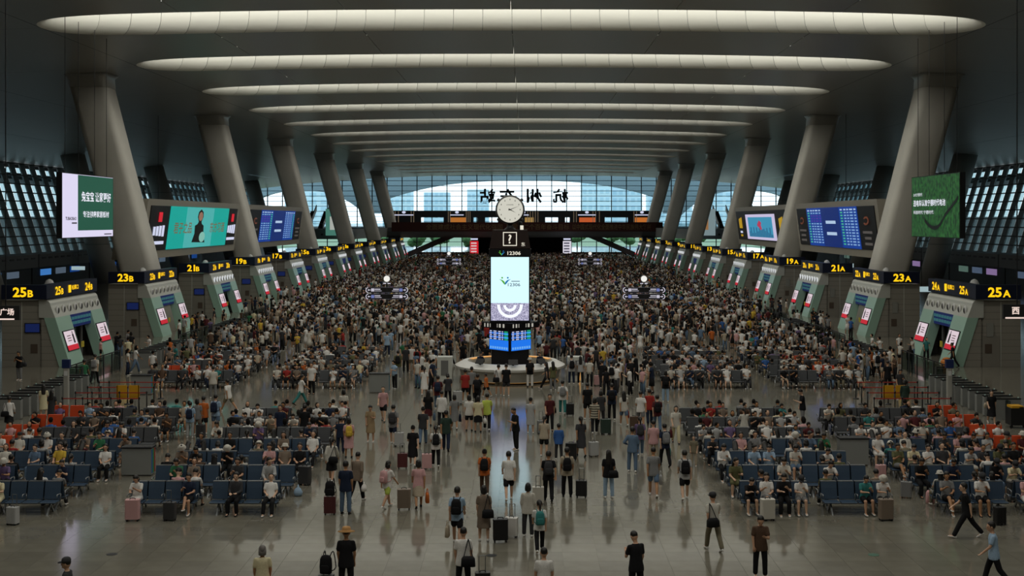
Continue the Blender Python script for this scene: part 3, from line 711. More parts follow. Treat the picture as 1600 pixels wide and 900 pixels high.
for r0, r1 in ((.60, .78), (.24, .40)):
    g = MB(); v = []; fs = []
    for j in range(33):
        a = math.pi - .05 + j/32*(math.pi + .1) if r1 > .5 else math.pi + j/32*math.pi
        v += [(.0 + r1*math.cos(a), TD - .975, 4.60 + r1*math.sin(a)), (r0*math.cos(a), TD - .975, 4.60 + r0*math.sin(a))]
        if j: fs.append((2*j-2, 2*j-1, 2*j+1, 2*j))
    g.add(v, fs); g.build('white_ring', glow('ring_white', 'eef2ff', 1.1), scr)
def swoosh(x, z, k, y, par, cols):                         # two little figures with raised arms
    for sx, c in ((-1, cols[0]), (1, cols[1])):
        g = MB(); g.lathe((x + sx*.17*k, y, z + .2*k), [(.055*k, 0), (.055*k, -.005)], 12, 1)
        pts = [(.36, .12), (.22, .02), (.05, -.2), (-.02, -.22), (.02, -.05), (.14, .06)]
        g.add([(x + sx*p*k, y, z + q*k) for p, q in pts], [tuple(range(6))]); g.build('logo_figure', c, par)
swoosh(-.3, 6.05, 1.0, TD - .965, scr, (glow('logo_green', '5fb83a', .8), glow('logo_blue', '2a7fc0', .8)))
put_text('12306', (.25, TD - .965, 5.83), (1, 0, 0), (0, 0, 1), .2, mat('logo_ink', '6a7f96', .6), scr, width=.75)
bx('logo_caption', .08, .6, TD - .965, TD - .96, 6.02, 6.06, mat('logo_ink', '6a7f96', .6), scr)
hd = bx('header', -1.28, 1.28, TD - .95, TD + .95, 7.52, 7.98, M['tower'], tw)
swoosh(-.5, 7.74, .6, TD - .97, hd, (glow('logo_green', '5fb83a', .8), glow('logo_blue', '2a7fc0', .8)))
put_text('12306', (.25, TD - .97, 7.74), (1, 0, 0), (0, 0, 1), .22, glow('warm_white', 'f0ead8', .9), hd, width=.8, bold=.02)
g = MB(); g.add([(-1.25, TD - .95, 8.02), (1.25, TD - .95, 8.02), (1.05, TD - .95, 9.15), (-1.05, TD - .95, 9.15), (-1.25, TD + .95, 8.02), (1.25, TD + .95, 8.02), (1.05, TD + .95, 9.15), (-1.05, TD + .95, 9.15)],
                [(0,1,2,3),(4,5,6,7),(0,1,5,4),(1,2,6,5),(2,3,7,6),(3,0,4,7)])
qb = g.build('question_block', M['tower_brown'], tw)
ww = glow('warm_white', 'f0ead8', .9); yq = TD - .97
for x0, x1, z0, z1 in ((-.42, .42, 8.97, 9.02), (-.42, .42, 8.18, 8.23), (-.42, -.37, 8.18, 9.02), (.37, .42, 8.18, 9.02)): bx('icon_border', x0, x1, yq - .01, yq, z0, z1, ww, qb)
put_text('?', (0, yq - .01, 8.6), (1, 0, 0), (0, 0, 1), .56, ww, qb, bold=.015)
put_text('东', (.8, yq - .01, 8.28), (1, 0, 0), (0, 0, 1), .24, ww, qb, bold=.005)
# clock on top
ck = MB(); ck.lathe((0, TD - .15, 10.38), [(.70, -.28), (.86, -.2), (.90, 0), (.86, .2), (.70, .28)], 40, 1); cko = ck.build('clock_case', mat('clock_steel', '5a5a58', .35, .6), tw, True)
MB().lathe((0, TD - .46, 10.38), [(.79, 0), (.79, .03)], 40, 1).build('dial', glow('dial_white', 'e6e4d6', .75), cko)
g = MB()
for h in range(12):
    a = h*math.pi/6; r0 = .62; g.box(-.02 + r0*math.sin(a), .02 + r0*math.sin(a), TD - .49, TD - .47, 10.38 + r0*math.cos(a) - .04, 10.38 + r0*math.cos(a) + .04)
g.build('hour_mark', mat('clock_ink', '2c2c2e', .5), cko)
for ang, ln, wd in ((68, .62, .025), (118, .42, .035)):
    a = math.radians(ang); dx, dz = math.sin(a), math.cos(a); px_, pz_ = dz*wd, -dx*wd
    g = MB(); g.add([(-dx*.1 + px_, TD - .5, 10.38 - dz*.1 + pz_), (-dx*.1 - px_, TD - .5, 10.38 - dz*.1 - pz_), (dx*ln, TD - .5, 10.38 + dz*ln)], [(0, 1, 2)]); g.build('clock_hand', M['black'], cko)
put_text('LONGINES', (0, TD - .49, 10.68), (1, 0, 0), (0, 0, 1), .06, mat('clock_ink', '2c2c2e', .5), cko, width=.42)
g = MB()
for a in (40, 140, 220, 320): g.ell((.93*math.cos(math.radians(a)), TD - .15, 10.38 + .93*math.sin(math.radians(a))), (.1, .14, .1), 8, 6)
g.build('case_lug', mat('clock_steel', '5a5a58', .35, .6), cko, True)
g = MB(); g.lathe((0, TD - .1, 9.15), [(.4, 0), (.25, .12), (.14, .3), (.2, .42)], 14); g.build('clock_stand', M['dark_metal'], tw)
g = MB(); g.tube((.55, TD + .2, 9.15), (.55, TD + .2, 9.5), .05); g.ell((.62, TD + .05, 9.55), (.14, .22, .12), 10, 6); g.build('camera_dome', M['dark_metal'], tw)
bx('top_placard', .62, .82, TD - .9, TD - .88, 9.16, 9.42, ww, tw)
# ring of small pictogram boards, then four tilted departure displays
for (ax, ay, bx_, by) in ((-1.75, -.15, 0, -1.45), (0, -1.45, 1.75, -.15), (-1.75, .15, 0, 1.45), (0, 1.45, 1.75, .15)):
    g = MB(); g.add([(ax, TD+ay, 3.18), (bx_, TD+by, 3.18), (bx_, TD+by, 3.52), (ax, TD+ay, 3.52), (ax*.8, TD+ay*.7, 3.18), (bx_*.8, TD+by*.7, 3.18), (bx_*.8, TD+by*.7, 3.52), (ax*.8, TD+ay*.7, 3.52)],
                    [(0,1,2,3),(4,5,6,7),(0,1,5,4),(1,2,6,5),(2,3,7,6),(3,0,4,7)]); rb = g.build('pictogram_board', M['tower'], tw)
    if ay < .1 and by < .1:
        P0 = Vector((ax, TD+ay-.03, 0)); D = Vector((bx_-ax, by-ay, 0))
        for f, wd in ((.10, .04), (.2, .05), (.3, .02), (.62, .06), (.75, .06), (.55, .02)):
            a = P0 + D*f; b = P0 + D*(f+wd); MB().quad((a.x, a.y, 3.24), (b.x, b.y, 3.24), (b.x, b.y, 3.46), (a.x, a.y, 3.46)).build('pictogram', glow('pict', 'c8c4b8', .7), rb)
        a, b = (-1.28, TD - .02), (-.05, TD - 1.42)
        if bx_ > 0: a, b = (.05, TD - 1.42), (1.28, TD - .02)
        c0, c1 = Vector((a[0], a[1], 0)), Vector((b[0], b[1], 0)); D2 = c1 - c0; nrm = Vector((D2.y, -D2.x, 0)).normalized()
        def cell(f0, f1, z0, z1, m, nm, par, o=.02):
            p = c0 + D2*f0 + nrm*o; q = c0 + D2*f1 + nrm*o; return MB().quad((p.x, p.y, z0), (q.x, q.y, z0), (q.x, q.y, z1), (p.x, p.y, z1)).build(nm, m, par)
        p, q = c0 - nrm*.12, c1 - nrm*.12
        g = MB(); g.add([(c0.x, c0.y, 1.8), (c1.x, c1.y, 1.8), (c1.x, c1.y, 3.15), (c0.x, c0.y, 3.15), (p.x, p.y, 1.8), (q.x, q.y, 1.8), (q.x, q.y, 3.15), (p.x, p.y, 3.15)], [(0,1,2,3),(4,5,6,7),(0,1,5,4),(1,2,6,5),(2,3,7,6),(3,0,4,7)])
        ds = g.build('departure_display', M['black'], tw)
        cell(.02, .98, 1.85, 2.5, glow('dep_blue', '1d74e8', 1.0), 'blue_field', ds)
        for r_ in range(5):
            z = 2.98 - r_*.115; bl = r_ % 2 == 1
            cell(.02, .98, z - .055, z + .055, glow('dep_row', '1c6ee0', .9) if bl else glow('dep_dark', '0a1a3c', .8), 'timetable_row', ds, .025)
            for f, wd in ((.05, .1), (.24, .15), (.48, .12), (.66, .06)): cell(f, f+wd, z - .03, z + .03, glow('dep_text', 'd8dcf4', .8), 'timetable_cell', ds, .03)
            cell(.78, .96, z - .04, z + .04, glow('dep_cyan', '3cc0e8', .9) if bl else glow('dep_green', '23a86a', .9), 'status_cell', ds, .03)
        for j in range(8): cell(.06 + .115*j, .14 + .115*j, 1.92, 2.06, glow('dep_text2', '6fb0f4', .9), 'ticker_mark', ds, .03)
# round desk
mat('desk_white', 'e4e2dc', .35); mat('desk_top', '9a927f', .4)
dk = thing('information_desk', 'round white information desk with glowing rim around the tower', 'desk', (0, TD, 0))
n = 48; RO, RI = 3.25, 2.35
def ringp(r, z, a0=0): return [(r*math.cos(2*math.pi*j/n), TD + r*math.sin(2*math.pi*j/n), z) for j in range(n)]
g = MB(); g.loft([ringp(2.98, .12), ringp(3.02, .4), ringp(3.15, .76)], False); g.build('lower_panel', mat('desk_low', 'b0aca2', .5), dk, True)
g = MB(); g.loft([ringp(3.15, .76), ringp(3.32, .78), ringp(3.36, .92)], False); g.loft([ringp(3.36, .92), ringp(2.9, 1.16), ringp(2.6, 1.17)], False); g.build('counter_front', M['desk_white'], dk)
g = MB(); g.loft([ringp(2.6, 1.17), ringp(RI, 1.1), ringp(RI, .75), ringp(2.3, .72), ringp(2.3, 0)], False); g.build('counter_inner', M['desk_top'], dk, True)
g = MB(); g.loft([ringp(2.82, .02), ringp(2.9, .1)], False); g.build('plinth', M['dark'], dk, True)
g = MB(); g.loft([ringp(2.98, .11), ringp(2.98, .16)], False); g.build('rim_light', glow('rim_warm', 'e0a050', .9), dk, True)
g = MB(); g.loft([[p for p in ringp(2.62, 1.19)][2:23], [p for p in ringp(2.36, 1.15)][2:23]], False, False); g.build('counter_light', glow('rim_warm', 'e0a050', .9), dk)
for a in (-125, -86, -52):
    c, s_ = math.cos(math.radians(a)), math.sin(math.radians(a)); x, y = 3.1*c, TD + 3.1*s_
    k = thing('desk_monitor', f'black tilted touch monitor on the {"left curve" if a < -100 else "front" if a < -60 else "right curve"} of the round desk', 'monitor', (x, y, 1.16), math.radians(a + 90), 'desk monitors')
    g = MB(); g.add([(-.28, -.1, .08), (.28, -.1, .08), (.28, .12, .36), (-.28, .12, .36), (-.28, -.06, .05), (.28, -.06, .05), (.28, .16, .33), (-.28, .16, .33)], [(0,1,2,3),(4,5,6,7),(0,1,5,4),(1,2,6,5),(2,3,7,6),(3,0,4,7)]); g.build('screen', M['black'], k, local=True)
    g = MB(); g.box(-.06, .06, .02, .1, 0, .16); g.build('foot', M['dark_metal'], k, local=True)
for s in (-1, 1):
    x, y = s*3.95, TD - .6; L = 'B' if s < 0 else 'A'
    k = thing('service_cabinet', f'grey service cabinet with dark grille at the desk end toward gate {L} side', 'cabinet', (x, y, 0))
    bx('body', x - .45, x + .45, y - .45, y + .45, 0, 1.45, M['portal_grey'], k); bx('grille', x - .22, x + .22, y - .47, y - .45, .35, 1.25, M['grey'], k)
    bx('warm_lamp', x + s*.25 - .06, x + s*.25 + .06, y - .5, y - .47, .05, .7, glow('rim_warm', 'e0a050', .9), k) if s > 0 else None

# ---------------------------------------------------------------- pole signs with small clocks
def pole_sign(x, d, nm):
    t = thing('direction_sign', f'pole sign, two black direction boards under round clock, {nm}', 'sign', (x, d, 0), 0, 'direction pole signs')
    MB().tube((x, d, 0), (x, d, 3.75), .09, .09, 10).build('pole', M['dark'], t)
    for z in (3.08, 2.45):
        bd = MB(); bd.rbox(x - 2.0, x + 2.0, d - .08, d + .08, z - .26, z + .26, .2, 4, 1); bo = bd.build('board', M['black'], t)
        fm = glow('frame_white', 'd8d4e4', .75)
        for s in (-1, 1):
            g = MB(); v = []; fs = []
            for j in range(13):
                a = -math.pi/2 + math.pi*j/12; v += [(x + s*(1.78 + .25*math.cos(a)), d - .1, z + .26*math.sin(a)), (x + s*(1.78 + .17*math.cos(a)), d - .1, z + .19*math.sin(a))]
                if j: fs.append((2*j-2, 2*j-1, 2*j+1, 2*j))
            g.add(v, fs); g.build('end_loop', fm, bo)
            g = MB(); g.add([(x + s*1.85, d - .1, z), (x + s*1.7, d - .1, z + .11), (x + s*1.7, d - .1, z + .03), (x + s*1.55, d - .1, z + .03), (x + s*1.55, d - .1, z - .03), (x + s*1.7, d - .1, z - .03), (x + s*1.7, d - .1, z - .11)], [tuple(range(7))]); g.build('arrow', fm, bo)
            bx('pictogram', x + s*1.2, x + s*1.5, d - .11, d - .1, z - .14, z + .15, glow('pict_blue', '7a86c8', .7) if (z > 3) == (s > 0) else fm, bo)
            for j in range(4): bx('text_mark', x + s*(.62 + .14*j), x + s*(.73 + .14*j), d - .11, d - .1, z + .02, z + .13, fm, bo)
            bx('text_line', x + s*.5, x + s*1.15, d - .11, d - .1, z - .11, z - .06, fm, bo)
        for zz in (z + .235, z - .25): bx('edge_line', x - 1.75, x + 1.75, d - .1, d - .09, zz, zz + .02, glow('frame_dim', '6f6c78', .6), bo)
    MB().lathe((x, d, 4.15), [(.31, -.1), (.34, 0), (.31, .1)], 24, 1).build('clock', M['steel'], t, True)
    MB().lathe((x, d - .12, 4.15), [(.29, 0), (.29, .02)], 24, 1).build('clock_face', glow('clock_lit', 'f4f2ec', .95), t)
    bx('shelf', x - .35, x + .35, d - .06, d + .06, 3.66, 3.74, glow('frame_white', 'd8d4e4', .75), t)
for s in (-1, 1):
    L = 'B' if s < 0 else 'A'
    pole_sign(s*12.3, 121, f'nearer the tower, gate {L} side'); pole_sign(s*12.0, 215, f'far down the hall, gate {L} side')

# ---------------------------------------------------------------- turnstiles, glass fences, rope lines
glass('fence_glass', 'c2ccc8', .10)
mat('turn_body', '8f918e', .4, .2)
def turn_proto():
    t = thing('turnstile', '', 'turnstile')
    g = MB(); g.rbox(-.7, .7, -.14, .14, 0, .98, .1, 3, 1); g.build('housing', M['turn_body'], t, local=True)
    g = MB(); g.box(-.72, .72, -.15, .15, .98, 1.03); g.build('top_plate', M['dark_metal'], t, local=True)
    g = MB(); g.ell((-.62, 0, 1.06), (.03, .03, .03), 8, 6); g.ell((.62, 0, 1.05), (.03, .03, .03), 8, 6); g.build('indicator_lamp', glow('ind', 'a8c8b8', .25), t, True, local=True)
    g = MB(); g.box(-.06, .06, .14, .52, .35, .95); g.build('flap', M['fence_glass'], t, local=True)
    return t
proto = turn_proto(); first = True; TORD = ['first', 'second', 'third', 'fourth', 'fifth', 'sixth', 'seventh', 'eighth', 'ninth', 'tenth']
ROWS = [(61.8, 10, 25), (83.4, 9, 23), (105, 8, 21)]
for s in (-1, 1):
    L = 'B' if s < 0 else 'A'
    for y0, n_, gate in ROWS:
        for j in range(n_):
            o = proto if first else copy_tree(proto); first = False
            o.location = (s*24.4, y0 + 1.05*j, 0); o.rotation_euler = (0, 0, 0 if s < 0 else math.pi)
            tag(o, f'grey metal turnstile, {TORD[n_ - 1 - j]} from the glass fence, row before gate {gate}{L}', 'turnstile', f'turnstiles of gate {gate}{L}')
        y1 = y0 + 1.05*n_
        fx_ = 25.3 if gate == 25 else 24.4
        f = thing('glass_fence', f'low glass fence with steel posts from turnstiles to kiosk {gate}{L}', 'fence', (s*fx_, y1, 0))
        if gate == 25: bx('pane', s*24.46, s*25.24, y1 - .01, y1 + .01, .12, 1.25, M['fence_glass'], f); bx('post', s*24.4 - .04, s*24.4 + .04, y1 - .04, y1 + .04, 0, 1.35, M['steel'], f); bx('rail', s*24.4, s*25.3, y1 - .03, y1 + .03, 1.3, 1.36, M['dark_metal'], f)
        ln = 9.5; k_ = 6
        for j in range(k_):
            a = y1 + ln*j/k_; bx('pane', s*fx_ - .01, s*fx_ + .01, a + .06, a + ln/k_ - .06, .12, 1.25, M['fence_glass'], f)
        for j in range(k_ + 1): bx('post', s*fx_ - .04, s*fx_ + .04, y1 + ln*j/k_ - .04, y1 + ln*j/k_ + .04, 0, 1.35, M['steel'], f)
        bx('rail', s*fx_ - .03, s*fx_ + .03, y1, y1 + ln, 1.3, 1.36, M['dark_metal'], f)
    # totem with blue head
    x, d = s*23.4, 67.0
    t = thing('gate_totem', f'white post with dark blue head beside turnstiles of gate 25{L}', 'totem', (x, d, 0))
    g = MB(); g.rbox(x - .14, x + .14, d - .1, d + .1, 0, 1.9, .05); g.build('post', mat('totem_white', 'a8a69e', .5), t); bx('head', x - .2, x + .2, d - .12, d + .12, 1.9, 2.35, mat('totem_blue', '1c2c5a', .4), t)
    bx('label_plate', x - .09, x + .09, d - .115, d - .1, 1.5, 1.75, M['white'], t)
    # rope line
    for r_ in range(4):
        dd = 62.6 + 2.1*r_; xs = [18.2 + (0.25*r_), 19.6 + .25*r_, 21.0 + .25*r_, 22.0 + .1*r_]
        for j, xx in enumerate(xs):
            p = thing('queue_post', f'black queue post with red belt in lane line {r_+1} before gate 25{L}', 'queue post', (s*xx, dd, 0), 0, f'queue posts before gate 25{L}')
            g = MB(); g.lathe((0, 0, 0), [(.17, 0), (.17, .03), (.05, .06)], 14); g.build('base', M['black'], p, True, True)
            g = MB(); g.tube((0, 0, .05), (0, 0, .93), .032, .032, 8); g.build('post', M['black'], p, True, True)
            g = MB(); g.lathe((0, 0, .86), [(.045, 0), (.045, .1), (.02, .12)], 10); g.build('cap', M['black'], p, True, True)
            if j < len(xs) - 1: bx('belt', s*xx, s*xs[j+1], dd - .012, dd + .012, .87, .92, mat('belt_red', 'a8322a', .6), p)
    x, d = at_floor(*((200, 640) if s < 0 else (1398, 640)))
    t = thing('notice_stand', f'yellow notice stand beside the queue lanes of gate 25{L}', 'notice stand', (x, d, 0))
    for q in (-1, 1): bx('board', x + q*.32 - .27, x + q*.32 + .27, d - .02, d + .02, .55, 1.25, mat('notice_bright', 'd8a020', .5), t)
    for q in (-.55, .55): bx('leg', x + q - .02, x + q + .02, d - .02, d + .02, 0, 1.25, M['dark_metal'], t)
x, d = at_floor(1479, 590)
t = thing('orange_bin', 'orange round bin by the glass fence of gate 25A', 'bin', (x, d, 0))
g = MB(); g.lathe((x, d, 0), [(.28, 0), (.34, .1), (.36, 1.0), (.3, 1.1)], 16); g.build('body', mat('bin_orange', 'c8741c', .5), t, True); g = MB(); g.lathe((x, d, 1.1), [(.26, 0), (.2, .12), (.05, .15)], 16); g.build('lid', mat('bin_orange', 'c8741c', .5), t, True)
x, d = at_floor(1592, 668)
t = thing('cleaning_trolley', 'black cleaning trolley with yellow tray beside turnstiles of gate 25A', 'trolley', (x, d, 0))
bx('cart', x - .5, x + .2, d - .35, d + .35, .15, .95, M['black'], t); bx('tray', x - .45, x + .1, d - .3, d + .3, .95, 1.05, mat('notice_bright', 'd8a020', .5), t)
bx('bag', x - .1, x + .4, d - .3, d + .3, .5, 1.0, M['grey'], t)
for q in (-.45, .15):
    g = MB(); g.lathe((x + q, d - .25, .08), [(.08, -.03), (.08, .03)], 10, 1); g.build('wheel', M['dark'], t)
# recycling cabinets at the bench ends
def cabinet(px, py, lab):
    x, d = at_floor(px, py); x += .62 if x < -14 and d < 60 else -.62 if x > 14 else 0; t = thing('recycling_cabinet', lab, 'bin', (x, d, 0))
    bx('body', x - .62, x + .5, d, d + .55, .05, 1.05, M['turn_body'], t); bx('top', x - .65, x + .53, d - .03, d + .58, 1.05, 1.1, M['dark_metal'], t)
    for j, c in enumerate(('2a6fa8', '2f8f4a', 'a83228')):
        bx('colour_strip', x + .5, x + .51, d + .04 + .17*j, d + .17 + .17*j, .1, 1.0, mat('strip_' + c, c, .5), t)
    for j in range(3): bx('slot', x - .5 + .35*j, x - .25 + .35*j, d + .1, d + .4, 1.1, 1.105, M['black'], t)
cabinet(190, 744, 'grey recycling cabinet with coloured side strips at a bench end near gate 25B')
cabinet(1362, 728, 'grey recycling cabinet with coloured side strips at a bench end near gate 25A')
cabinet(222, 617, 'grey recycling cabinet beside farther benches near gate 23B'); cabinet(594, 614, 'grey recycling cabinet at farther bench end beside the centre aisle')
# ---------------------------------------------------------------- people: poses, bodies, clothes
COL = dict(white='e3dfd8', offwhite='cfc8ba', black='1b1b1e', charcoal='3a3a3d', grey='7f7f80', light_grey='b0b0ae', beige='bba98e', tan='a98b62', taupe='84705f', brown='5f4533',
           navy='1f2a44', blue='2f62b0', light_blue='93b4d2', denim='5a7594', teal='2f8784', green='2f7a4e', olive='66663f', lime='c9dc4c', yellow='e2b62c', cream='e0d2a2', orange='da651e', red='b32b24',
           maroon='5e2226', pink='d79c9c', purple='725a8a', khaki='80765c', dark_green='2c4238')
def nice(c): return c.replace('_', ' ')
def cloth(c): return mat('cloth_' + c, COL[c], .85, noise=.10, scale=30, spec=.2)
for _k, _h in list(COL.items()):                          # real fabrics are duller than named colours
    _c = [int(_h[i:i+2], 16) for i in (0, 2, 4)]; _g = sum(_c)/3; COL[_k] = ''.join('%02x' % int(_g + (v - _g)*.78) for v in _c)
SKIN = [mat('skin_a', 'c79a7c', .55), mat('skin_b', 'b3845f', .55), mat('skin_c', 'd6ad90', .55)]
mat('hair_black', '17130f', .5); mat('hair_brown', '3a271a', .5); mat('hair_grey', '6f6a66', .6); mat('eye', '120d0a', .3); mat('lips', '9a5a50', .5)
D = math.radians
# legs (hip flex, knee flex, spread) left/right; arms (flex, spread, elbow, inward) left/right; lean; head pitch, head yaw
POSES = dict(
    stand=((2, 3, 4), (-2, 3, 4), (4, 8, 12, 5), (4, 8, 12, 5), 0, 5, 0),
    phone=((3, 4, 4), (-3, 5, 4), (22, 8, 88, 30), (4, 8, 15, 5), 3, 30, 0),
    walk=((24, 12, 2), (-20, 14, 2), (-20, 8, 15, 3), (22, 8, 25, 5), 4, 6, 0),
    walk2=((-18, 22, 2), (20, 6, 2), (18, 8, 30, 5), (-16, 8, 12, 3), 4, 8, 5),
    pull=((20, 10, 2), (-18, 16, 2), (10, 8, 60, 15), (-28, 14, 6, 0), 5, 8, 0),
    stride=((30, 4, 2), (-30, 12, 2), (-26, 8, 20, 3), (26, 8, 30, 5), 6, 4, 0),
    hold=((4, 4, 4), (-4, 6, 4), (30, 10, 95, 35), (30, 10, 95, 35), 2, 20, 0),
    hip=((3, 4, 5), (-3, 6, 5), (-10, 35, 75, 20), (6, 8, 14, 5), 0, 0, 20),
    sit=((84, 86, 6), (84, 82, 6), (26, 6, 58, 25), (26, 6, 58, 25), -6, 12, 0),
    sit_phone=((84, 84, 5), (82, 78, 5), (38, 6, 88, 32), (30, 6, 70, 30), 4, 38, 0),
    sit_slump=((86, 90, 8), (86, 84, 8), (48, 6, 55, 18), (48, 6, 62, 20), 24, 30, 0),
    sit_cross=((84, 88, 2), (100, 62, -12), (24, 6, 60, 28), (40, 6, 85, 30), -4, 22, 0),
    sit_back=((76, 52, 7), (78, 60, 7), (14, 10, 40, 20), (20, 8, 62, 30), -16, -4, 10),
    sit_turn=((84, 84, 10), (86, 88, 4), (32, 12, 72, 20), (20, 6, 50, 30), 8, 16, 40))
def rotx(v, a): return Vector((v.x, v.y*math.cos(a) - v.z*math.sin(a), v.y*math.sin(a) + v.z*math.cos(a)))
def skel(name):
    L, Rr, AL, AR, lean, hp, hy = POSES[name]; seated = name.startswith('sit'); J = {}
    T = Matrix.Rotation(D(-lean), 4, 'X')
    for s, lg, k in ((-1, L, 'l'), (1, Rr, 'r')):
        a, kn, ab = lg; hip = Vector((s*.092, 0, -.02))
        d1 = Vector((s*math.sin(D(ab)), math.sin(D(a)), -math.cos(D(a)))).normalized()
        b = a - kn; d2 = Vector((s*math.sin(D(ab*.3)), math.sin(D(b)), -math.cos(D(b)))).normalized()
        J['hip'+k] = hip; J['kn'+k] = hip + d1*.43; J['an'+k] = J['kn'+k] + d2*.40; J['fp'+k] = max(-35, min(20, b * .6)) if not seated else max(-10, min(25, b*.5))
    for s, am, k in ((-1, AL, 'l'), (1, AR, 'r')):
        f, sp, el, inw = am; sh_ = T @ Vector((s*.172, 0, .455))
        d1 = Vector((s*math.sin(D(sp)), math.sin(D(f)), -math.cos(D(f)))).normalized(); e = f + el
        d2 = Vector((-s*math.sin(D(inw)), math.sin(D(e)), -math.cos(D(e)))).normalized()
        J['sh'+k] = sh_; J['el'+k] = sh_ + d1*.28; J['wr'+k] = J['el'+k] + d2*.245; J['hd'+k] = d2
    z = (.545 if seated else -min(J['anl'].z, J['anr'].z) + .075)
    for q in list(J):
        if isinstance(J[q], Vector) and not q.startswith('hd'): J[q] = J[q] + Vector((0, 0, z))
    J['T'] = Matrix.Translation((0, 0, z)) @ T
    J['head'] = J['T'] @ Matrix.Translation((0, .015, .585)) @ Matrix.Rotation(D(hy), 4, 'Z') @ Matrix.Rotation(D(-hp + lean*.6), 4, 'X') @ Matrix.Scale(1.1, 4)
    return J
SK = {p: skel(p) for p in POSES}
def capsule(g, p0, p1, r0, r1, n=10):
    a, b = Vector(p0), Vector(p1); z = (b - a)
    if z.length < 1e-5: z = Vector((0, 0, 1))
    z.normalize(); x = z.orthogonal().normalized(); y = z.cross(x); rings = []
    for c, r, q in [(a, r0, -1), (a, r0, -.6), (a, r0, 0), (b, r1, 0), (b, r1, .6), (b, r1, 1)]:
        rr = r * math.sqrt(max(.0025, 1 - q*q)); rings.append([tuple(c + z*q*r + (x*math.cos(t) + y*math.sin(t))*rr) for t in (2*math.pi*k/n for k in range(n))])
    g.loft(rings)
def torso(g, Tm, prof, n=14):
    rings = []
    for h, rx, ry in prof: rings.append([tuple(Tm @ Vector((rx*math.cos(t), ry*math.sin(t), h))) for t in (2*math.pi*k/n for k in range(n))])
    g.loft(rings)
TP = [(-.12, .06, .06), (-.09, .12, .09), (0, .165, .115), (.1, .155, .108), (.22, .135, .098), (.36, .155, .108), (.43, .16, .10), (.485, .12, .08), (.535, .06, .06)]
def body_geo(p):
    J = SK[p]; g = MB(); torso(g, J['T'], TP); H = J['head']
    capsule(g, J['T'] @ Vector((0, 0, .48)), H @ Vector((0, 0, .02)), .056, .052)
    g2 = MB(); g2.ell((0, .0, .11), (.077, .098, .118), 14, 10); g2.ell((0, .03, .05), (.055, .066, .062), 12, 8)
    g2.ell((0, .103, .085), (.015, .02, .024), 8, 6); g2.ell((0, .088, .03), (.026, .016, .014), 8, 5)
    for s in (-1, 1): g2.ell((s*.08, -.005, .095), (.014, .022, .034), 8, 6); g2.ell((s*.032, .088, .128), (.022, .012, .008), 8, 5)
    g.add([tuple(H @ Vector(v)) for v in g2.v], g2.f)
    for k, s in (('l', -1), ('r', 1)):
        capsule(g, J['hip'+k], J['kn'+k], .088, .058); m_ = J['kn'+k].lerp(J['an'+k], .35); bk = Vector((0, -.012, 0))
        capsule(g, J['kn'+k], m_ + bk, .054, .055); capsule(g, m_ + bk, J['an'+k], .055, .038)
        fd = Matrix.Rotation(D(J['fp'+k]), 3, 'X') @ Vector((0, 1, -.12)); capsule(g, J['an'+k] + Vector((0, -.02, -.03)), J['an'+k] + fd*.13 + Vector((0, 0, -.03)), .034, .03)
        capsule(g, J['sh'+k], J['el'+k], .05, .04); capsule(g, J['el'+k], J['wr'+k], .04, .028)
        d = J['hd'+k].normalized(); w_ = J['wr'+k]; sd = Vector((1, 0, 0)) - d*d.x; sd = sd.normalized() if sd.length > .2 else Vector((0, 1, 0)); nn = d.cross(sd)
        capsule(g, w_ + d*.01 - sd*.018, w_ + d*.07 - sd*.022, .02, .02); capsule(g, w_ + d*.01 + sd*.018, w_ + d*.07 + sd*.022, .02, .02)
        for i, (o, ln) in enumerate(((-.035, .060), (-.0115, .074), (.0115, .070), (.035, .054))):
            a = w_ + d*.078 + sd*o; b = a + (d + nn*.25*s + sd*o*2.2).normalized()*ln*.5; c = b + (d*.7 + nn*.7*s).normalized()*ln*.5
            capsule(g, a, b, .0088, .0082, 6); capsule(g, b, c, .0082, .0072, 6)
        a = w_ + d*.03 - sd*s*.03; b = a + (d*.6 - sd*s*.7 + nn*.3*s).normalized()*.042; c = b + (d*.9 - sd*s*.2 + nn*.3*s).normalized()*.03
        capsule(g, a, b, .0115, .010, 6); capsule(g, b, c, .010, .008, 6)
    return g
def top_geo(p, long=False):
    J = SK[p]; g = MB()
    if p.startswith('sit'): torso(g, J['T'], [(-.085, .17, .125), (-.07, .205, .15), (0, .2, .148), (.1, .178, .132), (.22, .162, .122), (.36, .172, .126), (.43, .172, .114), (.48, .14, .095), (.515, .085, .076), (.53, .07, .068)])
    else: torso(g, J['T'], [(-.17, .19, .138), (-.155, .212, .152), (-.06, .208, .15), (.1, .178, .132), (.22, .162, .122), (.36, .172, .126), (.43, .172, .114), (.48, .14, .095), (.515, .085, .076), (.53, .07, .068)])
    for k in 'lr':
        m_ = J['sh'+k].lerp(J['el'+k], .62); capsule(g, J['T'] @ Vector(((-.11 if k == 'l' else .11), 0, .445)), J['sh'+k], .062, .06); capsule(g, J['sh'+k], J['el'+k] if long else m_, .061, .066)
        if long: capsule(g, J['el'+k], J['el'+k].lerp(J['wr'+k], .92), .056, .043)
    return g
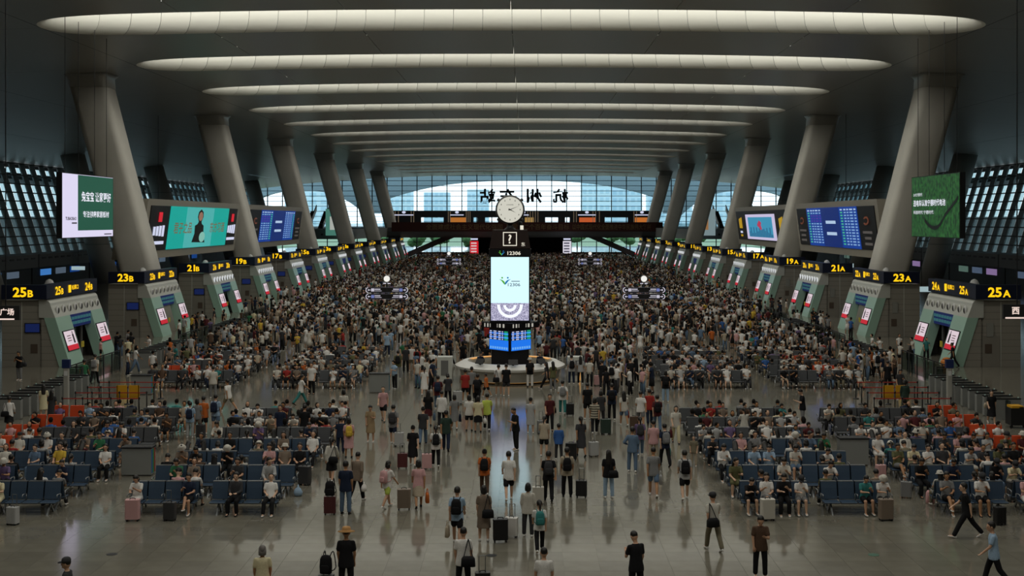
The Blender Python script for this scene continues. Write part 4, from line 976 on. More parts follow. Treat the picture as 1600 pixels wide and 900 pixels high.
def legs_geo(p, kind):
    J = SK[p]; g = MB(); st = not p.startswith('sit')
    torso(g, J['T'], [(-.13 if st else -.10, .10, .09), (-.08, .17, .128), (0, .178, .128), (.08, .17, .124), (.12, .155, .115)])
    for k in 'lr':
        h, kn, an = J['hip'+k], J['kn'+k], J['an'+k]
        if kind == 'trousers': capsule(g, h, kn, .1, .08); capsule(g, kn, kn.lerp(an, .9), .079, .07)
        elif kind == 'shorts': capsule(g, h, h.lerp(kn, .72), .102, .1)
    if kind in ('skirt', 'dress'):
        ln = .62 if kind == 'skirt' else .72
        if st:
            c = Vector((0, 0, J['T'].translation.z)); mid = lambda f: (J['hipl'].lerp(J['knl'], f) + J['hipr'].lerp(J['knr'], f)) / 2
            rings = []
            for f, rx, ry in ((-.2, .15, .11), (0, .18, .135), (.35, .2, .16), (.8, .215, .185), (1.0 if kind == 'skirt' else 1.15, .225, .2)):
                q = mid(min(f, 1)); zz = c.z - .43*f; dy = abs(J['knl'].y - J['knr'].y)/2 * max(0, f)
                rings.append([(q.x + rx*math.cos(t), q.y + (ry + dy*.6)*math.sin(t), zz) for t in (2*math.pi*i/16 for i in range(16))])
            g.loft(rings)
        else:
            for k in 'lr': capsule(g, J['hip'+k], J['hip'+k].lerp(J['kn'+k], .92), .103, .098)
            capsule(g, (J['hipl'] + J['hipr'])/2, (J['knl'].lerp(J['hipl'], .1) + J['knr'].lerp(J['hipr'], .1))/2, .1, .09)
    return g
def shoe_mesh():
    g = MB(); rings = []
    for y, w_, h in ((-.075, .02, .03), (-.07, .033, .075), (-.03, .038, .085), (.03, .04, .07), (.09, .045, .05), (.15, .042, .04), (.178, .028, .028), (.185, .01, .015)):
        rings.append([(w_*math.cos(t), y, h*.5 + h*.5*math.sin(t)) for t in (2*math.pi*i/10 for i in range(10))])
    g.loft(rings); return g
def bake(items):                                           # (key, geo, voxel, target faces): union into one smooth skin
    tmp = []
    for key, g, vox, tgt in items:
        me = bpy.data.meshes.new('raw'); me.from_pydata(g.v, [], g.f); bm = bmesh.new(); bm.from_mesh(me); bmesh.ops.recalc_face_normals(bm, faces=bm.faces); bm.to_mesh(me); bm.free()
        o = bpy.data.objects.new('raw', me); C.objects.link(o)
        m = o.modifiers.new('r', 'REMESH'); m.mode = 'VOXEL'; m.voxel_size = vox; m.use_smooth_shade = True
        q = o.modifiers.new('s', 'SMOOTH'); q.factor = .5; q.iterations = 2 if vox > .012 else 1
        e = o.modifiers.new('d', 'DECIMATE'); e.ratio = tgt[0]
        tmp.append((key, o))
    dg = bpy.context.evaluated_depsgraph_get(); out = {}
    for key, o in tmp:
        me = bpy.data.meshes.new_from_object(o.evaluated_get(dg)); me.name = key[0]; me.materials.clear(); me.materials.append(None)
        me.polygons.foreach_set('use_smooth', [True]*len(me.polygons)); out[key] = me
    for key, o in tmp: q = o.data; bpy.data.objects.remove(o); bpy.data.meshes.remove(q)
    return out
# hair and hats, in head space (origin at the neck, face towards +y)
def hair_meshes():
    Hh = {}
    def cap(zc_=.13, cut=.158, r=(.088, .108, .112), front=.045):
        g = MB(); n, m = 16, 10; vs = []; fs = []
        for i in range(m+1):
            ph = math.pi*.98*i/m
            for j in range(n):
                th = 2*math.pi*j/n; x, y, z = r[0]*math.sin(ph)*math.cos(th), -.012 + r[1]*math.sin(ph)*math.sin(th), zc_ + r[2]*math.cos(ph)
                if y > front and z < cut + .025: k_ = min(1, (cut + .025 - z)/.05); y = front*.2 + (y - front*.2)*(1 - .75*k_); x *= 1 - .12*k_; 
                if z < .06: z = .06 + (z - .06)*.25; x *= .92; y = y*.9 - .004
                vs.append((x, y, z))
        for i in range(m):
            for j in range(n): k_ = (j+1) % n; fs.append((i*n+j, (i+1)*n+j, (i+1)*n+k_, i*n+k_))
        g.add(vs, fs); return g
    Hh['short'] = cap()
    Hh['crew'] = cap(.135, .172, (.082, .1, .1), .03)
    g = cap(); 
    g.loft([[(rx*math.cos(t), y + ry*math.sin(t), z) for t in (2*math.pi*i/12 for i in range(12))] for z, y, rx, ry in ((.16, -.03, .085, .085), (.08, -.045, .092, .07), (-.02, -.06, .1, .055), (-.12, -.075, .105, .045), (-.24, -.085, .09, .035), (-.27, -.085, .05, .02))]); Hh['long'] = g
    g = cap(); g.loft([[(rx*math.cos(t), y + ry*math.sin(t), z) for t in (2*math.pi*i/12 for i in range(12))] for z, y, rx, ry in ((.15, -.025, .09, .085), (.06, -.03, .097, .08), (-.005, -.035, .09, .07), (-.02, -.035, .06, .05))]); Hh['bob'] = g
    g = cap(); g.ell((0, -.115, .2), (.04, .04, .04), 10, 6); Hh['bun'] = g
    g = cap(); g.loft([[(r*math.cos(t), y + r*math.sin(t), z) for t in (2*math.pi*i/8 for i in range(8))] for z, y, r in ((.17, -.11, .02), (.14, -.135, .035), (.04, -.14, .035), (-.1, -.125, .022), (-.14, -.12, .008))]); Hh['ponytail'] = g
    return {k: g.mesh('hair', M['hair_black'], True) for k, g in Hh.items()}
HAIR = hair_meshes()
def hat_meshes():
    o = {}
    g = MB(); g.lathe((0, -.008, .13), [(.1, 0), (.104, .05), (.09, .095), (.05, .118), (.005, .122)], 18)
    g.loft([[(x, y, .135) for x, y in ((-.085, .06), (-.06, .16), (0, .185), (.06, .16), (.085, .06))], [(x, y, .15) for x, y in ((-.085, .06), (-.06, .155), (0, .18), (.06, .155), (.085, .06))]]); o['cap'] = g
    g = MB(); g.lathe((0, -.008, .14), [(.2, -.005), (.205, 0), (.11, .012), (.105, .06), (.085, .105), (.04, .115), (.005, .115)], 22); o['straw hat'] = g
    g = MB(); g.lathe((0, -.008, .12), [(.15, -.02), (.153, -.015), (.105, .03), (.098, .08), (.07, .11), (.005, .115)], 20); o['sun hat'] = g
    return {k: g.mesh('hat', M['white'], True) for k, g in o.items()}
HATS = hat_meshes(); SHOE = shoe_mesh().mesh('shoe', M['white'], True)

BAGS = []                                                  # bags wait until their owner's label is known
PEOPLE = []
class Person:
    def __init__(s, x, y, rz, pose, top, bottom, hair='short', h=1.7, kind='tee', bags=(), hat=None, where='', group='', skin=None, haircol='black', shoes=None, sock=None):
        s.__dict__.update(locals()); PEOPLE.append(s)
        s.skin = skin if skin is not None else (int(abs(x*37) + y*11) % 3); s.shoes = shoes or ('white' if int(abs(x)*91 + y*7) % 3 else 'black')
    # bottom: (kind, colour) ; a dress has bottom ('dress', same colour)
    def label(s):
        bk, bc = s.bottom; P = s.pose
        act = {'stand': 'standing', 'phone': 'looking at phone', 'hold': 'hands raised', 'hip': 'hand on hip', 'stride': 'striding'}.get(P, 'walking')
        if P.startswith('sit'): act = {'sit_slump': 'slumped', 'sit_cross': 'cross-legged', 'sit_back': 'leaning back', 'sit_phone': 'on phone'}.get(P, 'seated')
        cl = f'{nice(s.top)} dress' if bk == 'dress' else f'{nice(s.top)} {"shirt" if s.kind == "long" else "tee"}, {nice(bc)} {bk}'
        ht = f', {s.hat}' if s.hat else (f', {s.hair} hair' if s.hair in ('long', 'bob') and not P.startswith('sit') else f', {s.hair}' if s.hair in ('long', 'bun', 'ponytail', 'bob') else '')
        return f'person, {cl}{ht}, {act}{" " + s.where if s.where else ""}'
def link_mat(o, m): o.material_slots[0].link = 'OBJECT'; o.material_slots[0].material = m
def build_people(ps):
    need = {}
    for p in ps:
        need[('body', p.pose)] = (lambda p=p: body_geo(p.pose), .0095, (.07,))
        bk = p.bottom[0]
        if bk == 'dress':
            need[('dress', p.pose)] = (lambda p=p: (lambda a, b: (a.add(b.v, b.f), a)[1])(top_geo(p.pose), legs_geo(p.pose, 'dress')), .016, (.3,))
        else:
            need[('shirt', p.pose, p.kind)] = (lambda p=p: top_geo(p.pose, p.kind == 'long'), .016, (.3,)); need[(bk, p.pose)] = (lambda p=p: legs_geo(p.pose, bk_), .016, (.3,)) if False else (lambda p=p, b=bk: legs_geo(p.pose, b), .016, (.3,))
    mesh = bake([(k, f(), v, t) for k, (f, v, t) in need.items()])
    for k, me in mesh.items():                               # eyes and lips on every body
        if k[0] != 'body': continue
        H = SK[k[1]]['head']; bm = bmesh.new(); bm.from_mesh(me); n0 = len(bm.faces)
        for c, r, mi in (((-.031, .0925, .112), (.013, .008, .007), 1), ((.031, .0925, .112), (.013, .008, .007), 1), ((0, .1005, .032), (.02, .007, .006), 2)):
            e = MB(); e.ell(c, r, 8, 4); vs = [bm.verts.new(H @ Vector(v)) for v in e.v]
            for f in e.f:
                try: q = bm.faces.new([vs[i] for i in f]); q.material_index = mi; q.smooth = True
                except ValueError: pass
        bm.to_mesh(me); bm.free(); me.materials.append(M['eye']); me.materials.append(M['lips'])
    cnt = {}
    for p in ps: cnt[p.label()] = cnt.get(p.label(), 0) + 1
    for p in ps:
        J = SK[p.pose]; sc = p.h / 1.74; seated = p.pose.startswith('sit')
        root = thing('person', p.label(), 'person', (p.x, p.y, 0), p.rz, p.group); p.root = root
        K = []
        def kid(name, me, m, par=None):
            o = obj(name, me, root); link_mat(o, m); o.scale = (sc, sc, sc)
            if seated: o.location = (0, 0, .44*(1 - sc) * .9)
            return o
        b = kid('body', mesh[('body', p.pose)], SKIN[p.skin])
        if p.bottom[0] == 'dress': kid('dress', mesh[('dress', p.pose)], p.topmat if hasattr(p, 'topmat') else cloth(p.top))
        else:
            kid('shirt', mesh[('shirt', p.pose, p.kind)], p.topmat if hasattr(p, 'topmat') else cloth(p.top)); kid(p.bottom[0], mesh[(p.bottom[0], p.pose)], cloth(p.bottom[1]))
        zo = Vector((0, 0, .44*(1 - sc)*.9 if seated else 0)); SCm = Matrix.Translation(zo) @ Matrix.Scale(sc, 4)
        def at(me, name, Mx, m): o = obj(name, me, root); o.matrix_local = SCm @ Mx; link_mat(o, m); return o
        if p.hat: at(HATS[p.hat], 'hat', J['head'], {'cap': cloth('charcoal'), 'straw hat': mat('straw', 'b98a52', .8), 'sun hat': cloth('offwhite')}[p.hat] if not hasattr(p, 'hatmat') else p.hatmat)
        at(HAIR[p.hair if not (p.hat and p.hair == 'short') else 'crew'], 'hair', J['head'], M['hair_' + p.haircol])
        for k in 'lr': at(SHOE, 'shoe', Matrix.Translation(J['an'+k] + Vector((0, 0, -.075))) @ Matrix.Rotation(D(J['fp'+k] if not seated else J['fp'+k]*.5), 4, 'X'), cloth(p.shoes))
        p.W = Matrix.Translation((p.x, p.y, 0)) @ Matrix.Rotation(p.rz, 4, 'Z') @ SCm
        for bg in p.bags: make_bag(p, bg, J)

# ---------------------------------------------------------------- bags
def bag_protos():
    P = {}
    g = MB(); rings = []
    for z, w_, d_ in ((0, .12, .05), (.02, .145, .075), (.2, .15, .085), (.36, .14, .075), (.44, .10, .05), (.46, .04, .02)): rings.append([(x, y, z) for x, y, _ in rrect(0, 0, 0, w_, d_, min(w_, d_)*.6, 3)])
    g.loft(rings); a = g.mesh('pack_body', None, True)
    g = MB(); g.loft([[(x, y - .085, z) for x, y, _ in rrect(0, 0, 0, w_, .03, .02, 3)] for z, w_ in ((.04, .08), (.06, .11), (.2, .105), (.23, .07))]); b = g.mesh('front_pocket', None, True)
    st = []
    for s in (-1, 1):
        g = MB(); g.pipe([(s*.085, .07, .42), (s*.095, .14, .475), (s*.1, .225, .495), (s*.108, .285, .455), (s*.112, .322, .38), (s*.125, .33, .29), (s*.15, .30, .19), (s*.182, .235, .11), (s*.175, .13, .07), (s*.13, .06, .06)], .014, 5); st.append(g.mesh('strap', None, True))
    P['backpack'] = [('pack_body', a), ('front_pocket', b), ('strap', st[0]), ('strap', st[1])]
    sf = []                                                 # straps lying slack against the back panel when the pack stands on the floor
    for s in (-1, 1):
        g = MB(); g.pipe([(s*.08, .07, .42), (s*.085, .10, .34), (s*.09, .112, .2), (s*.085, .095, .09), (s*.09, .07, .05)], .014, 5); sf.append(g.mesh('strap', None, True))
    P['backpack_floor'] = P['backpack'][:2] + [('strap', sf[0]), ('strap', sf[1])]
    g = MB(); g.rbox(-.185, .185, -.12, .12, .06, .57, .045, 4, 2); sh_ = g.mesh('shell', None)
    gr = []
    for x in (-.12, 0, .12): g = MB(); g.box(x - .012, x + .012, -.126, -.12, .1, .53); gr.append(g.mesh('rib', None))
    wl = []
    for x in (-.14, .14):
        for y in (-.08, .08): g = MB(); g.lathe((x, y, .035), [(.035, -.015), (.035, .015)], 10, 0); wl.append(g.mesh('wheel', None))
    g = MB(); g.pipe([(-.08, .09, .56), (-.08, .09, .95), (.08, .09, .95), (.08, .09, .56)], .011, 6); hd_ = g.mesh('handle', None)
    g = MB(); g.pipe([(-.07, 0, .57), (-.06, 0, .605), (.06, 0, .605), (.07, 0, .57)], .012, 6); gp = g.mesh('grip', None)
    P['suitcase'] = [('shell', sh_)] + [('rib', q) for q in gr] + [('wheel', q) for q in wl] + [('handle', hd_), ('grip', gp)]
    P['suitcase_shut'] = P['suitcase'][:-2] + [('grip', gp)]
    g = MB(); g.loft([[(x, y, z) for x, y, _ in rrect(0, 0, 0, w_, d_, .03, 2)] for z, w_, d_ in ((-.50, .12, .05), (-.48, .15, .065), (-.2, .16, .05), (-.17, .15, .03))]); tb = g.mesh('bag_body', None, True)
    hs = []
    for y in (-.03, .03): g = MB(); g.pipe([(-.09, y, -.18), (-.05, y*.5, -.03), (.05, y*.5, -.03), (.09, y, -.18)], .008, 5); hs.append(g.mesh('handle', None, True))
    P['tote'] = [('bag_body', tb)] + [('handle', q) for q in hs]
    g = MB(); g.loft([[(r*math.cos(t)*(1 + .12*math.sin(3*t + z*9)), r*.7*math.sin(t), z) for t in (2*math.pi*i/14 for i in range(14))] for z, r in ((-.42, .05), (-.4, .13), (-.28, .16), (-.17, .11), (-.1, .03), (-.02, .02))]); P['plastic bag'] = [('bag_body', g.mesh('bag_body', None, True))]
    g = MB(); g.loft([[(x, y, z) for x, y, _ in rrect(0, 0, 0, w_, d_, .04, 3)] for z, w_, d_ in ((-.14, .14, .05), (-.12, .19, .09), (.06, .18, .085), (.13, .14, .04))]); sb = g.mesh('bag_body', None, True)
    g = MB(); g.pipe([(-.12, .01, .1), (-.06, .09, .32), (-.02, .17, .475), (0, .24, .525), (.02, .17, .475), (.06, .09, .32), (.12, .01, .1)], .013, 5); P['shoulder bag'] = [('bag_body', sb), ('strap', g.mesh('strap', None, True))]
    return P
BP = bag_protos()
def bag_thing(kind, col, Mx, label, group=None):
    base = kind.split('_')[0]; nm = base.replace(' ', '_'); t = obj(nm, None); t.empty_display_size = .1; t.matrix_world = Mx
    tag(t, label, 'bag' if base != 'suitcase' else 'suitcase', group)
    for n_, me in BP[kind]:
        if not me.materials: me.materials.append(None)
        o = obj(n_, me, t); link_mat(o, M['dark'] if n_ in ('wheel', 'grip') else M['steel'] if n_ == 'handle' and base == 'suitcase' else cloth(col) if base != 'suitcase' else mat('shell_' + col, COL[col], .4))
    return t
def who(p):
    bk, bc = p.bottom; return f'{nice(p.top)} dress' if bk == 'dress' else f'{nice(p.top)} {"shirt" if p.kind == "long" else "tee"} and {nice(bc)} {bk}'
def make_bag(p, bg, J):
    kind, col, side = bg if len(bg) == 3 else bg + ('',)
    seated = p.pose.startswith('sit'); base = kind.split('_')[0]
    if kind == 'backpack':
        Mx = p.W @ J['T'] @ Matrix.Translation((0, -.222, .04)); Mx = Mx if not seated else Matrix.Translation((p.x, p.y, 0)) @ Matrix.Rotation(p.rz, 4, 'Z') @ Matrix.Translation((0, .97 if p.pose in ('sit_cross', 'sit_back') else .74, 0)) @ Matrix.Rotation(math.pi, 4, 'Z')
        lab = f'{nice(col)} backpack worn by person in {who(p)}' if not seated else f'{nice(col)} backpack on floor before person in {who(p)}'
    elif base == 'suitcase':
        s = -1 if side == 'l' else 1; loc = Matrix.Translation((s*(.30 if seated else .5), -.12 if not seated else 1.05, 0)) @ Matrix.Rotation(R.uniform(-.3, .3), 4, 'Z')
        if p.pose == 'pull': loc = Matrix.Translation((s*.36, -.5, 0)) @ Matrix.Rotation(math.pi, 4, 'Z')
        Mx = Matrix.Translation((p.x, p.y, 0)) @ Matrix.Rotation(p.rz, 4, 'Z') @ loc @ Matrix.Scale(1.22 if kind == 'suitcase_shut' else 1.05, 4); lab = f'{nice(col)} suitcase beside person in {who(p)}'
    elif kind == 'shoulder bag':
        s = -1 if side == 'l' else 1; Mx = p.W @ J['T'] @ Matrix.Translation((s*.13, -.262, .0)); lab = f'{nice(col)} shoulder bag carried by person in {who(p)}'
    else:
        k = 'l' if side == 'l' else 'r'; so = -1 if k == 'l' else 1; wide = p.bottom[0] in ('skirt', 'dress'); q = p.W @ (J['wr'+k] + J['hd'+k]*.10 + Vector((so*((.115 if wide else .085) if kind == 'tote' else (.15 if wide else .11)), 0, 0))); Mx = Matrix.Translation(q) @ Matrix.Rotation(p.rz + math.pi/2, 4, 'Z') @ Matrix.Scale(1 if kind == 'tote' else .85, 4); lab = f'{nice(col)} {kind} held by person in {who(p)}'
    if p.where and len(lab.split()) < 9: lab += ' ' + p.where
    bag_thing('backpack_floor' if seated and kind == 'backpack' else kind, col, Mx, ' '.join(lab.split()[:16]), 'travellers\' bags')
# ---------------------------------------------------------------- benches
mat('seat_blue', '33475c', .6, .1, bump=.0, noise=.06, scale=40); mat('seat_grey', '4b4d50', .6, .1, noise=.06, scale=40); mat('seat_orange', 'cf4a1c', .5); mat('frame_alu', '8f9294', .35, .8)
PIT = .57
def bench_meshes():
    P = []
    def slab(pts, th, x0, x1):                               # curve in yz with thickness
        g = MB(); n = len(pts); up = [(x0, y, z) for y, z in pts] ; up2 = [(x1, y, z) for y, z in pts]
        nr = []
        for i in range(n):
            a = Vector(pts[max(0, i-1)]); b = Vector(pts[min(n-1, i+1)]); t = (b - a).normalized(); nr.append((-t.y*th, t.x*th))
        lo = [(x0, y - q[0], z - q[1]) for (y, z), q in zip(pts, nr)]; lo2 = [(x1, y - q[0], z - q[1]) for (y, z), q in zip(pts, nr)]
        rings = [[up[i], up2[i], lo2[i], lo[i]] for i in range(n)]; g.loft(rings); return g
    for i in range(4):
        x0 = (i - 2)*PIT + .025; x1 = x0 + PIT - .05
        P.append(('seat', slab([(.03, .41), (.12, .405), (.3, .405), (.44, .41), (.47, .395)], .025, x0, x1).mesh('seat', None), 's'))
        P.append(('backrest', slab([(.03, .43), (-.0, .55), (-.05, .78), (-.10, .98)], .025, x0, x1).mesh('backrest', None), 's'))
        g = MB(); g.box(x0, x1, -.135, -.085, .975, 1.005); P.append(('top_rail', g.mesh('top_rail', None), 'f'))
    g = MB(); g.box(-2*PIT, 2*PIT, .15, .23, .31, .38); P.append(('beam', g.mesh('beam', None), 'f'))
    for x in (-1.5*PIT, 1.5*PIT):
        g = MB(); g.add([(x-.025, .16, .33), (x+.025, .16, .33), (x+.025, .22, .33), (x-.025, .22, .33), (x-.025, -.12, 0), (x+.025, -.12, 0), (x+.025, -.04, 0), (x-.025, -.04, 0)], [(0,1,2,3),(4,5,6,7),(0,1,5,4),(1,2,6,5),(2,3,7,6),(3,0,4,7)])
        g.add([(x-.025, .16, .33), (x+.025, .16, .33), (x+.025, .22, .33), (x-.025, .22, .33), (x-.025, .42, 0), (x+.025, .42, 0), (x+.025, .5, 0), (x-.025, .5, 0)], [(0,1,2,3),(4,5,6,7),(0,1,5,4),(1,2,6,5),(2,3,7,6),(3,0,4,7)])
        P.append(('leg', g.mesh('leg', None), 'f'))
    for i in (0, 2, 4):
        x = (i - 2)*PIT; g = MB(); g.pipe([(x, .06, .38), (x, .04, .62), (x, .36, .64), (x, .38, .56)], .018, 5); P.append(('armrest', g.mesh('armrest', None, True), 'f'))
    return P
BM = bench_meshes()
for _, me, _k in BM: me.materials.append(None)
def massage_pair(x, y, rz, label, group):                  # two padded orange massage chairs, each a thing of its own
    for i in (-1, 1):
        t = thing('massage_chair', label, 'chair', (x + i*.36, y, 0), rz, group)
        g = MB(); g.rbox(-.3, .3, -.12, .5, .08, .42, .08, 3, 0); g.build('seat', M['seat_orange'], t, local=True)
        g = MB(); g.add([(-.3, -.1, .4), (.3, -.1, .4), (.3, -.22, 1.12), (-.3, -.22, 1.12), (-.3, .08, .4), (.3, .08, .4), (.3, -.06, 1.12), (-.3, -.06, 1.12)], [(0,1,2,3),(4,5,6,7),(0,1,5,4),(1,2,6,5),(2,3,7,6),(3,0,4,7)]); g.build('backrest', M['seat_orange'], t, local=True)
        for q in (-1, 1): g = MB(); g.rbox(q*.3 - .05, q*.3 + .05, -.1, .45, .1, .62, .04, 2, 0); g.build('armrest', M['dark'], t, local=True)
        g = MB(); g.box(-.25, .25, -.1, .4, 0, .08); g.build('base', M['dark'], t, local=True)
def bench(x, y, rz, col, label, group):
    t = thing('bench', label, 'bench', (x, y, 0), rz, group)
    for n_, me, k in BM:
        o = obj(n_, me, t); link_mat(o, M['seat_' + col] if k == 's' else M['frame_alu'])
ORDN = ['front', 'second', 'third', 'fourth', 'fifth', 'sixth', 'seventh']
BLOCKS = [('inner', 'B', [-8.4, -11.1]), ('outer', 'B', [-15.7, -18.35, -21.0]), ('inner', 'A', [9.2, 11.9]), ('outer', 'A', [15.75, 18.4, 21.05])]
ZONES = [([42.3 + 2.75*i for i in range(7)], 25), ([73.6 + 2.75*i for i in range(6)], 23), ([124 + 2.75*i for i in range(5)], 19)]
SEATS = []; OBST = []
for zi, (rows, gate) in enumerate(ZONES):
    for ri, d in enumerate(rows):
        for bn, L, xs in BLOCKS:
            for bi, x in enumerate(xs):
                if zi and bn == 'outer' and bi == 2: continue
                if zi: x = x - (1.5 if x < 0 else -1.0)
                if zi == 0 and bn == 'outer' and bi == 2 and ri >= 3:
                    x = x - math.copysign(.75, x)
                    for f in (0,):
                        massage_pair(x, d + (.2 if f else -.2), 0 if f else math.pi, f'padded orange massage chair facing {"away" if f else "the gallery"}, end of {ORDN[ri]} row near gate {gate}{L}', f'orange massage chairs near gate {gate}{L}')
                        for i in (-1, 1): SEATS.append(dict(x=x + i*.36, y=d + (.42 if f else -.42), f=f, zi=zi, ri=ri, bn=bn, L=L, bi=bi, i=i, gate=gate, d=d))
                    continue
                col = 'blue' if (zi == 0 and ri < 4) else 'grey'
                if (zi == 1 and bn == 'outer' and bi == 1 and ri in (1, 3)): col = 'orange'
                OBST.append((x - 1.3, x + 1.3, d - 1.15, d + 1.15))
                pos = ['at the aisle end', 'second from the aisle', 'third from the aisle'][bi]
                for f in (0, 1):
                    face = 'gallery-facing' if f == 0 else 'rear-facing'
                    bench(x, d + (.16 if f else -.16), 0 if f else math.pi, col, f'{col} {face} bench, {ORDN[ri]} row, {bn} block near gate {gate}{L}, {pos}', f'waiting benches near gate {gate}{L}')
                    for i in range(4):
                        sx = (i - 1.5)*PIT; SEATS.append(dict(x=x + (sx if f else -sx), y=d + (.16 + .2 if f else -.16 - .2), f=f, zi=zi, ri=ri, bn=bn, L=L, bi=bi, i=i, gate=gate, d=d))
# ---------------------------------------------------------------- who sits where
TOPS = ['white']*14 + ['black']*12 + ['grey']*5 + ['charcoal']*6 + ['light_grey']*4 + ['offwhite']*4 + ['beige', 'taupe', 'navy', 'brown', 'taupe'] + ['beige', 'offwhite', 'offwhite', 'navy', 'navy', 'light_blue', 'blue', 'denim', 'pink', 'pink', 'brown', 'taupe', 'maroon', 'red', 'orange', 'yellow', 'green', 'teal', 'purple', 'olive', 'khaki', 'cream']
BOTS = [('trousers', 'black')]*5 + [('trousers', 'charcoal'), ('trousers', 'denim'), ('trousers', 'denim'), ('trousers', 'khaki'), ('trousers', 'navy'), ('trousers', 'beige'), ('shorts', 'black'), ('shorts', 'black'), ('shorts', 'grey'), ('shorts', 'beige'), ('shorts', 'denim'), ('skirt', 'black'), ('skirt', 'offwhite')]
SITP = ['sit']*3 + ['sit_phone']*6 + ['sit_slump']*2 + ['sit_cross']*2 + ['sit_back']*2 + ['sit_turn']*2
HAIRS = ['short']*8 + ['crew']*3 + ['long']*4 + ['bob']*3 + ['ponytail']*3 + ['bun']*2
def rnd_look(r):
    top = r.choice(TOPS); bot = r.choice(BOTS)
    if r.random() < .08: bot = ('dress', top)
    return top, bot, r.choice(HAIRS)
MAN = {}                                                    # front-row sitters as seen: (block, side, seat px order)
def frontseat(L, bn, k): return [s_ for s_ in SEATS if s_['zi'] == 0 and s_['ri'] == 0 and s_['f'] == 0 and s_['L'] == L and s_['bn'] == bn]
FS = {('B', 'inner'): [('white', ('dress', 'white'), 'bob', 'sit_phone', (('suitcase_shut', 'pink', 'l'),)), None, None, ('navy', ('shorts', 'black'), 'short', 'sit_cross', (('suitcase', 'charcoal', 'r'),)),
                       None, ('charcoal', ('trousers', 'black'), 'short', 'sit', ()), None, ('white', ('trousers', 'black'), 'short', 'sit_back', ())],
      ('A', 'inner'): [('black', ('shorts', 'black'), 'short', 'sit_slump', (('suitcase_shut', 'offwhite', 'l'),)), ('white', ('shorts', 'grey'), 'long', 'sit_cross', ()), ('black', ('trousers', 'black'), 'short', 'sit_phone', ()), ('white', ('shorts', 'grey'), 'crew', 'sit_phone', ()),
                       None, None, ('teal', ('shorts', 'black'), 'short', 'sit_phone', (('suitcase_shut', 'taupe', 'l'),)), ('white', ('trousers', 'charcoal'), 'short', 'sit_phone', ())],
      ('B', 'outer'): [None]*5 + [('black', ('trousers', 'black'), 'short', 'sit_slump', ())] + [None]*1 + [('pink', ('trousers', 'maroon'), 'bun', 'sit_turn', ()), ('cream', ('dress', 'cream'), 'bob', 'sit_turn', ()), None, None, None],
      ('A', 'outer'): [('grey', ('shorts', 'black'), 'bob', 'sit_cross', ()), None, ('white', ('shorts', 'black'), 'short', 'sit_phone', ()), None, ('pink', ('shorts', 'white'), 'short', 'sit_phone', ()), None] + [None]*6}
sitters = []
for (L, bn), lst in FS.items():
    ss = sorted([s_ for s_ in SEATS if s_['zi'] == 0 and s_['ri'] == 0 and s_['f'] == 0 and s_['L'] == L and s_['bn'] == bn], key=lambda q: q['x'])
    if L == 'B' and bn == 'outer': lst = lst[-len(ss):]
    for s_, q in zip(ss, lst):
        s_['done'] = True
        if q: sitters.append((s_, q))
rs = random.Random(5)
for s_ in SEATS:
    if s_.get('done'): continue
    occ = .95 if s_['i'] in (-1, 1) and s_['bi'] == 2 and s_['bn'] == 'outer' and s_['ri'] >= 3 and s_['zi'] == 0 else .52 if s_['zi'] == 0 and s_['ri'] < 2 else .72 if s_['zi'] == 0 else .85
    if s_['f'] == 1: occ *= .85
    if rs.random() < occ:
        t, b, h = rnd_look(rs); bg = ()
        u = rs.random()
        if u < .10: bg = (('suitcase_shut', rs.choice(['black', 'charcoal', 'offwhite', 'pink', 'light_grey', 'navy']), rs.choice('lr')),)
        elif u < .17: bg = (('backpack', rs.choice(['black', 'navy', 'teal', 'charcoal', 'light_blue', 'pink'])),)
        sitters.append((s_, (t, b, h, rs.choice(SITP), bg)))
# ---------------------------------------------------------------- standing people, read off the photograph
def W(px, py, face, pose, top, bot, hair='short', bags=(), h=1.7, kind='tee', hat=None, where='on the open floor', haircol='black', topmat=None, shoes=None, group='travellers on the open floor'):
    x, d = at_floor(px, py); p = Person(x, d, D(face), pose, top, bot, hair, h, kind, bags, hat, where, group, None, haircol, shoes)
    if topmat: p.topmat = topmat
    return p
BK, BS = ('trousers', 'black'), ('shorts', 'black')
stripe = striped('cloth_stripes', 'b8b09c', '4a463e', 2, 9, .85)
W(541, 932, 0, 'stand', 'black', BK, 'short', (('suitcase', 'charcoal', 'l'),), 1.76, hat='straw hat', where='at the front')
W(724, 928, 2, 'stand', 'white', BK, 'crew', (('shoulder bag', 'black', 'r'), ('suitcase', 'black', 'r')), 1.72, where='at the front')
W(714, 850, -4, 'walk', 'light_blue', BS, 'short', (('backpack', 'black'), ('tote', 'beige', 'l')), 1.74)
W(756, 845, 2, 'stand', 'taupe', ('dress', 'taupe'), 'bob', (('suitcase_shut', 'black', 'r'), ('shoulder bag', 'black', 'r')), 1.66)
W(825, 838, -5, 'stand', 'offwhite', ('trousers', 'charcoal'), 'bob', (('suitcase', 'white', 'l'),), 1.62, 'long')
W(843, 862, 5, 'walk2', 'white', BK, 'ponytail', (('backpack', 'teal'),), 1.52, where='wearing teal backpack')
W(857, 783, 0, 'pull', 'black', BK, 'short', (('backpack', 'charcoal'), ('suitcase', 'offwhite', 'l')), 1.74)
W(886, 776, 0, 'stand', 'beige', BK, 'short', (('backpack', 'black'), ('suitcase', 'black', 'r')), 1.72)
W(951, 778, 5, 'stand', 'black', ('trousers', 'light_blue'), 'long', (('shoulder bag', 'black', 'r'),), 1.66)
W(1021, 775, -4, 'walk', 'grey', ('shorts', 'denim'), 'crew', (('tote', 'light_grey', 'r'),), 1.74)
W(1070, 781, 0, 'walk2', 'light_grey', BS, 'short', (('backpack', 'black'),), 1.74)
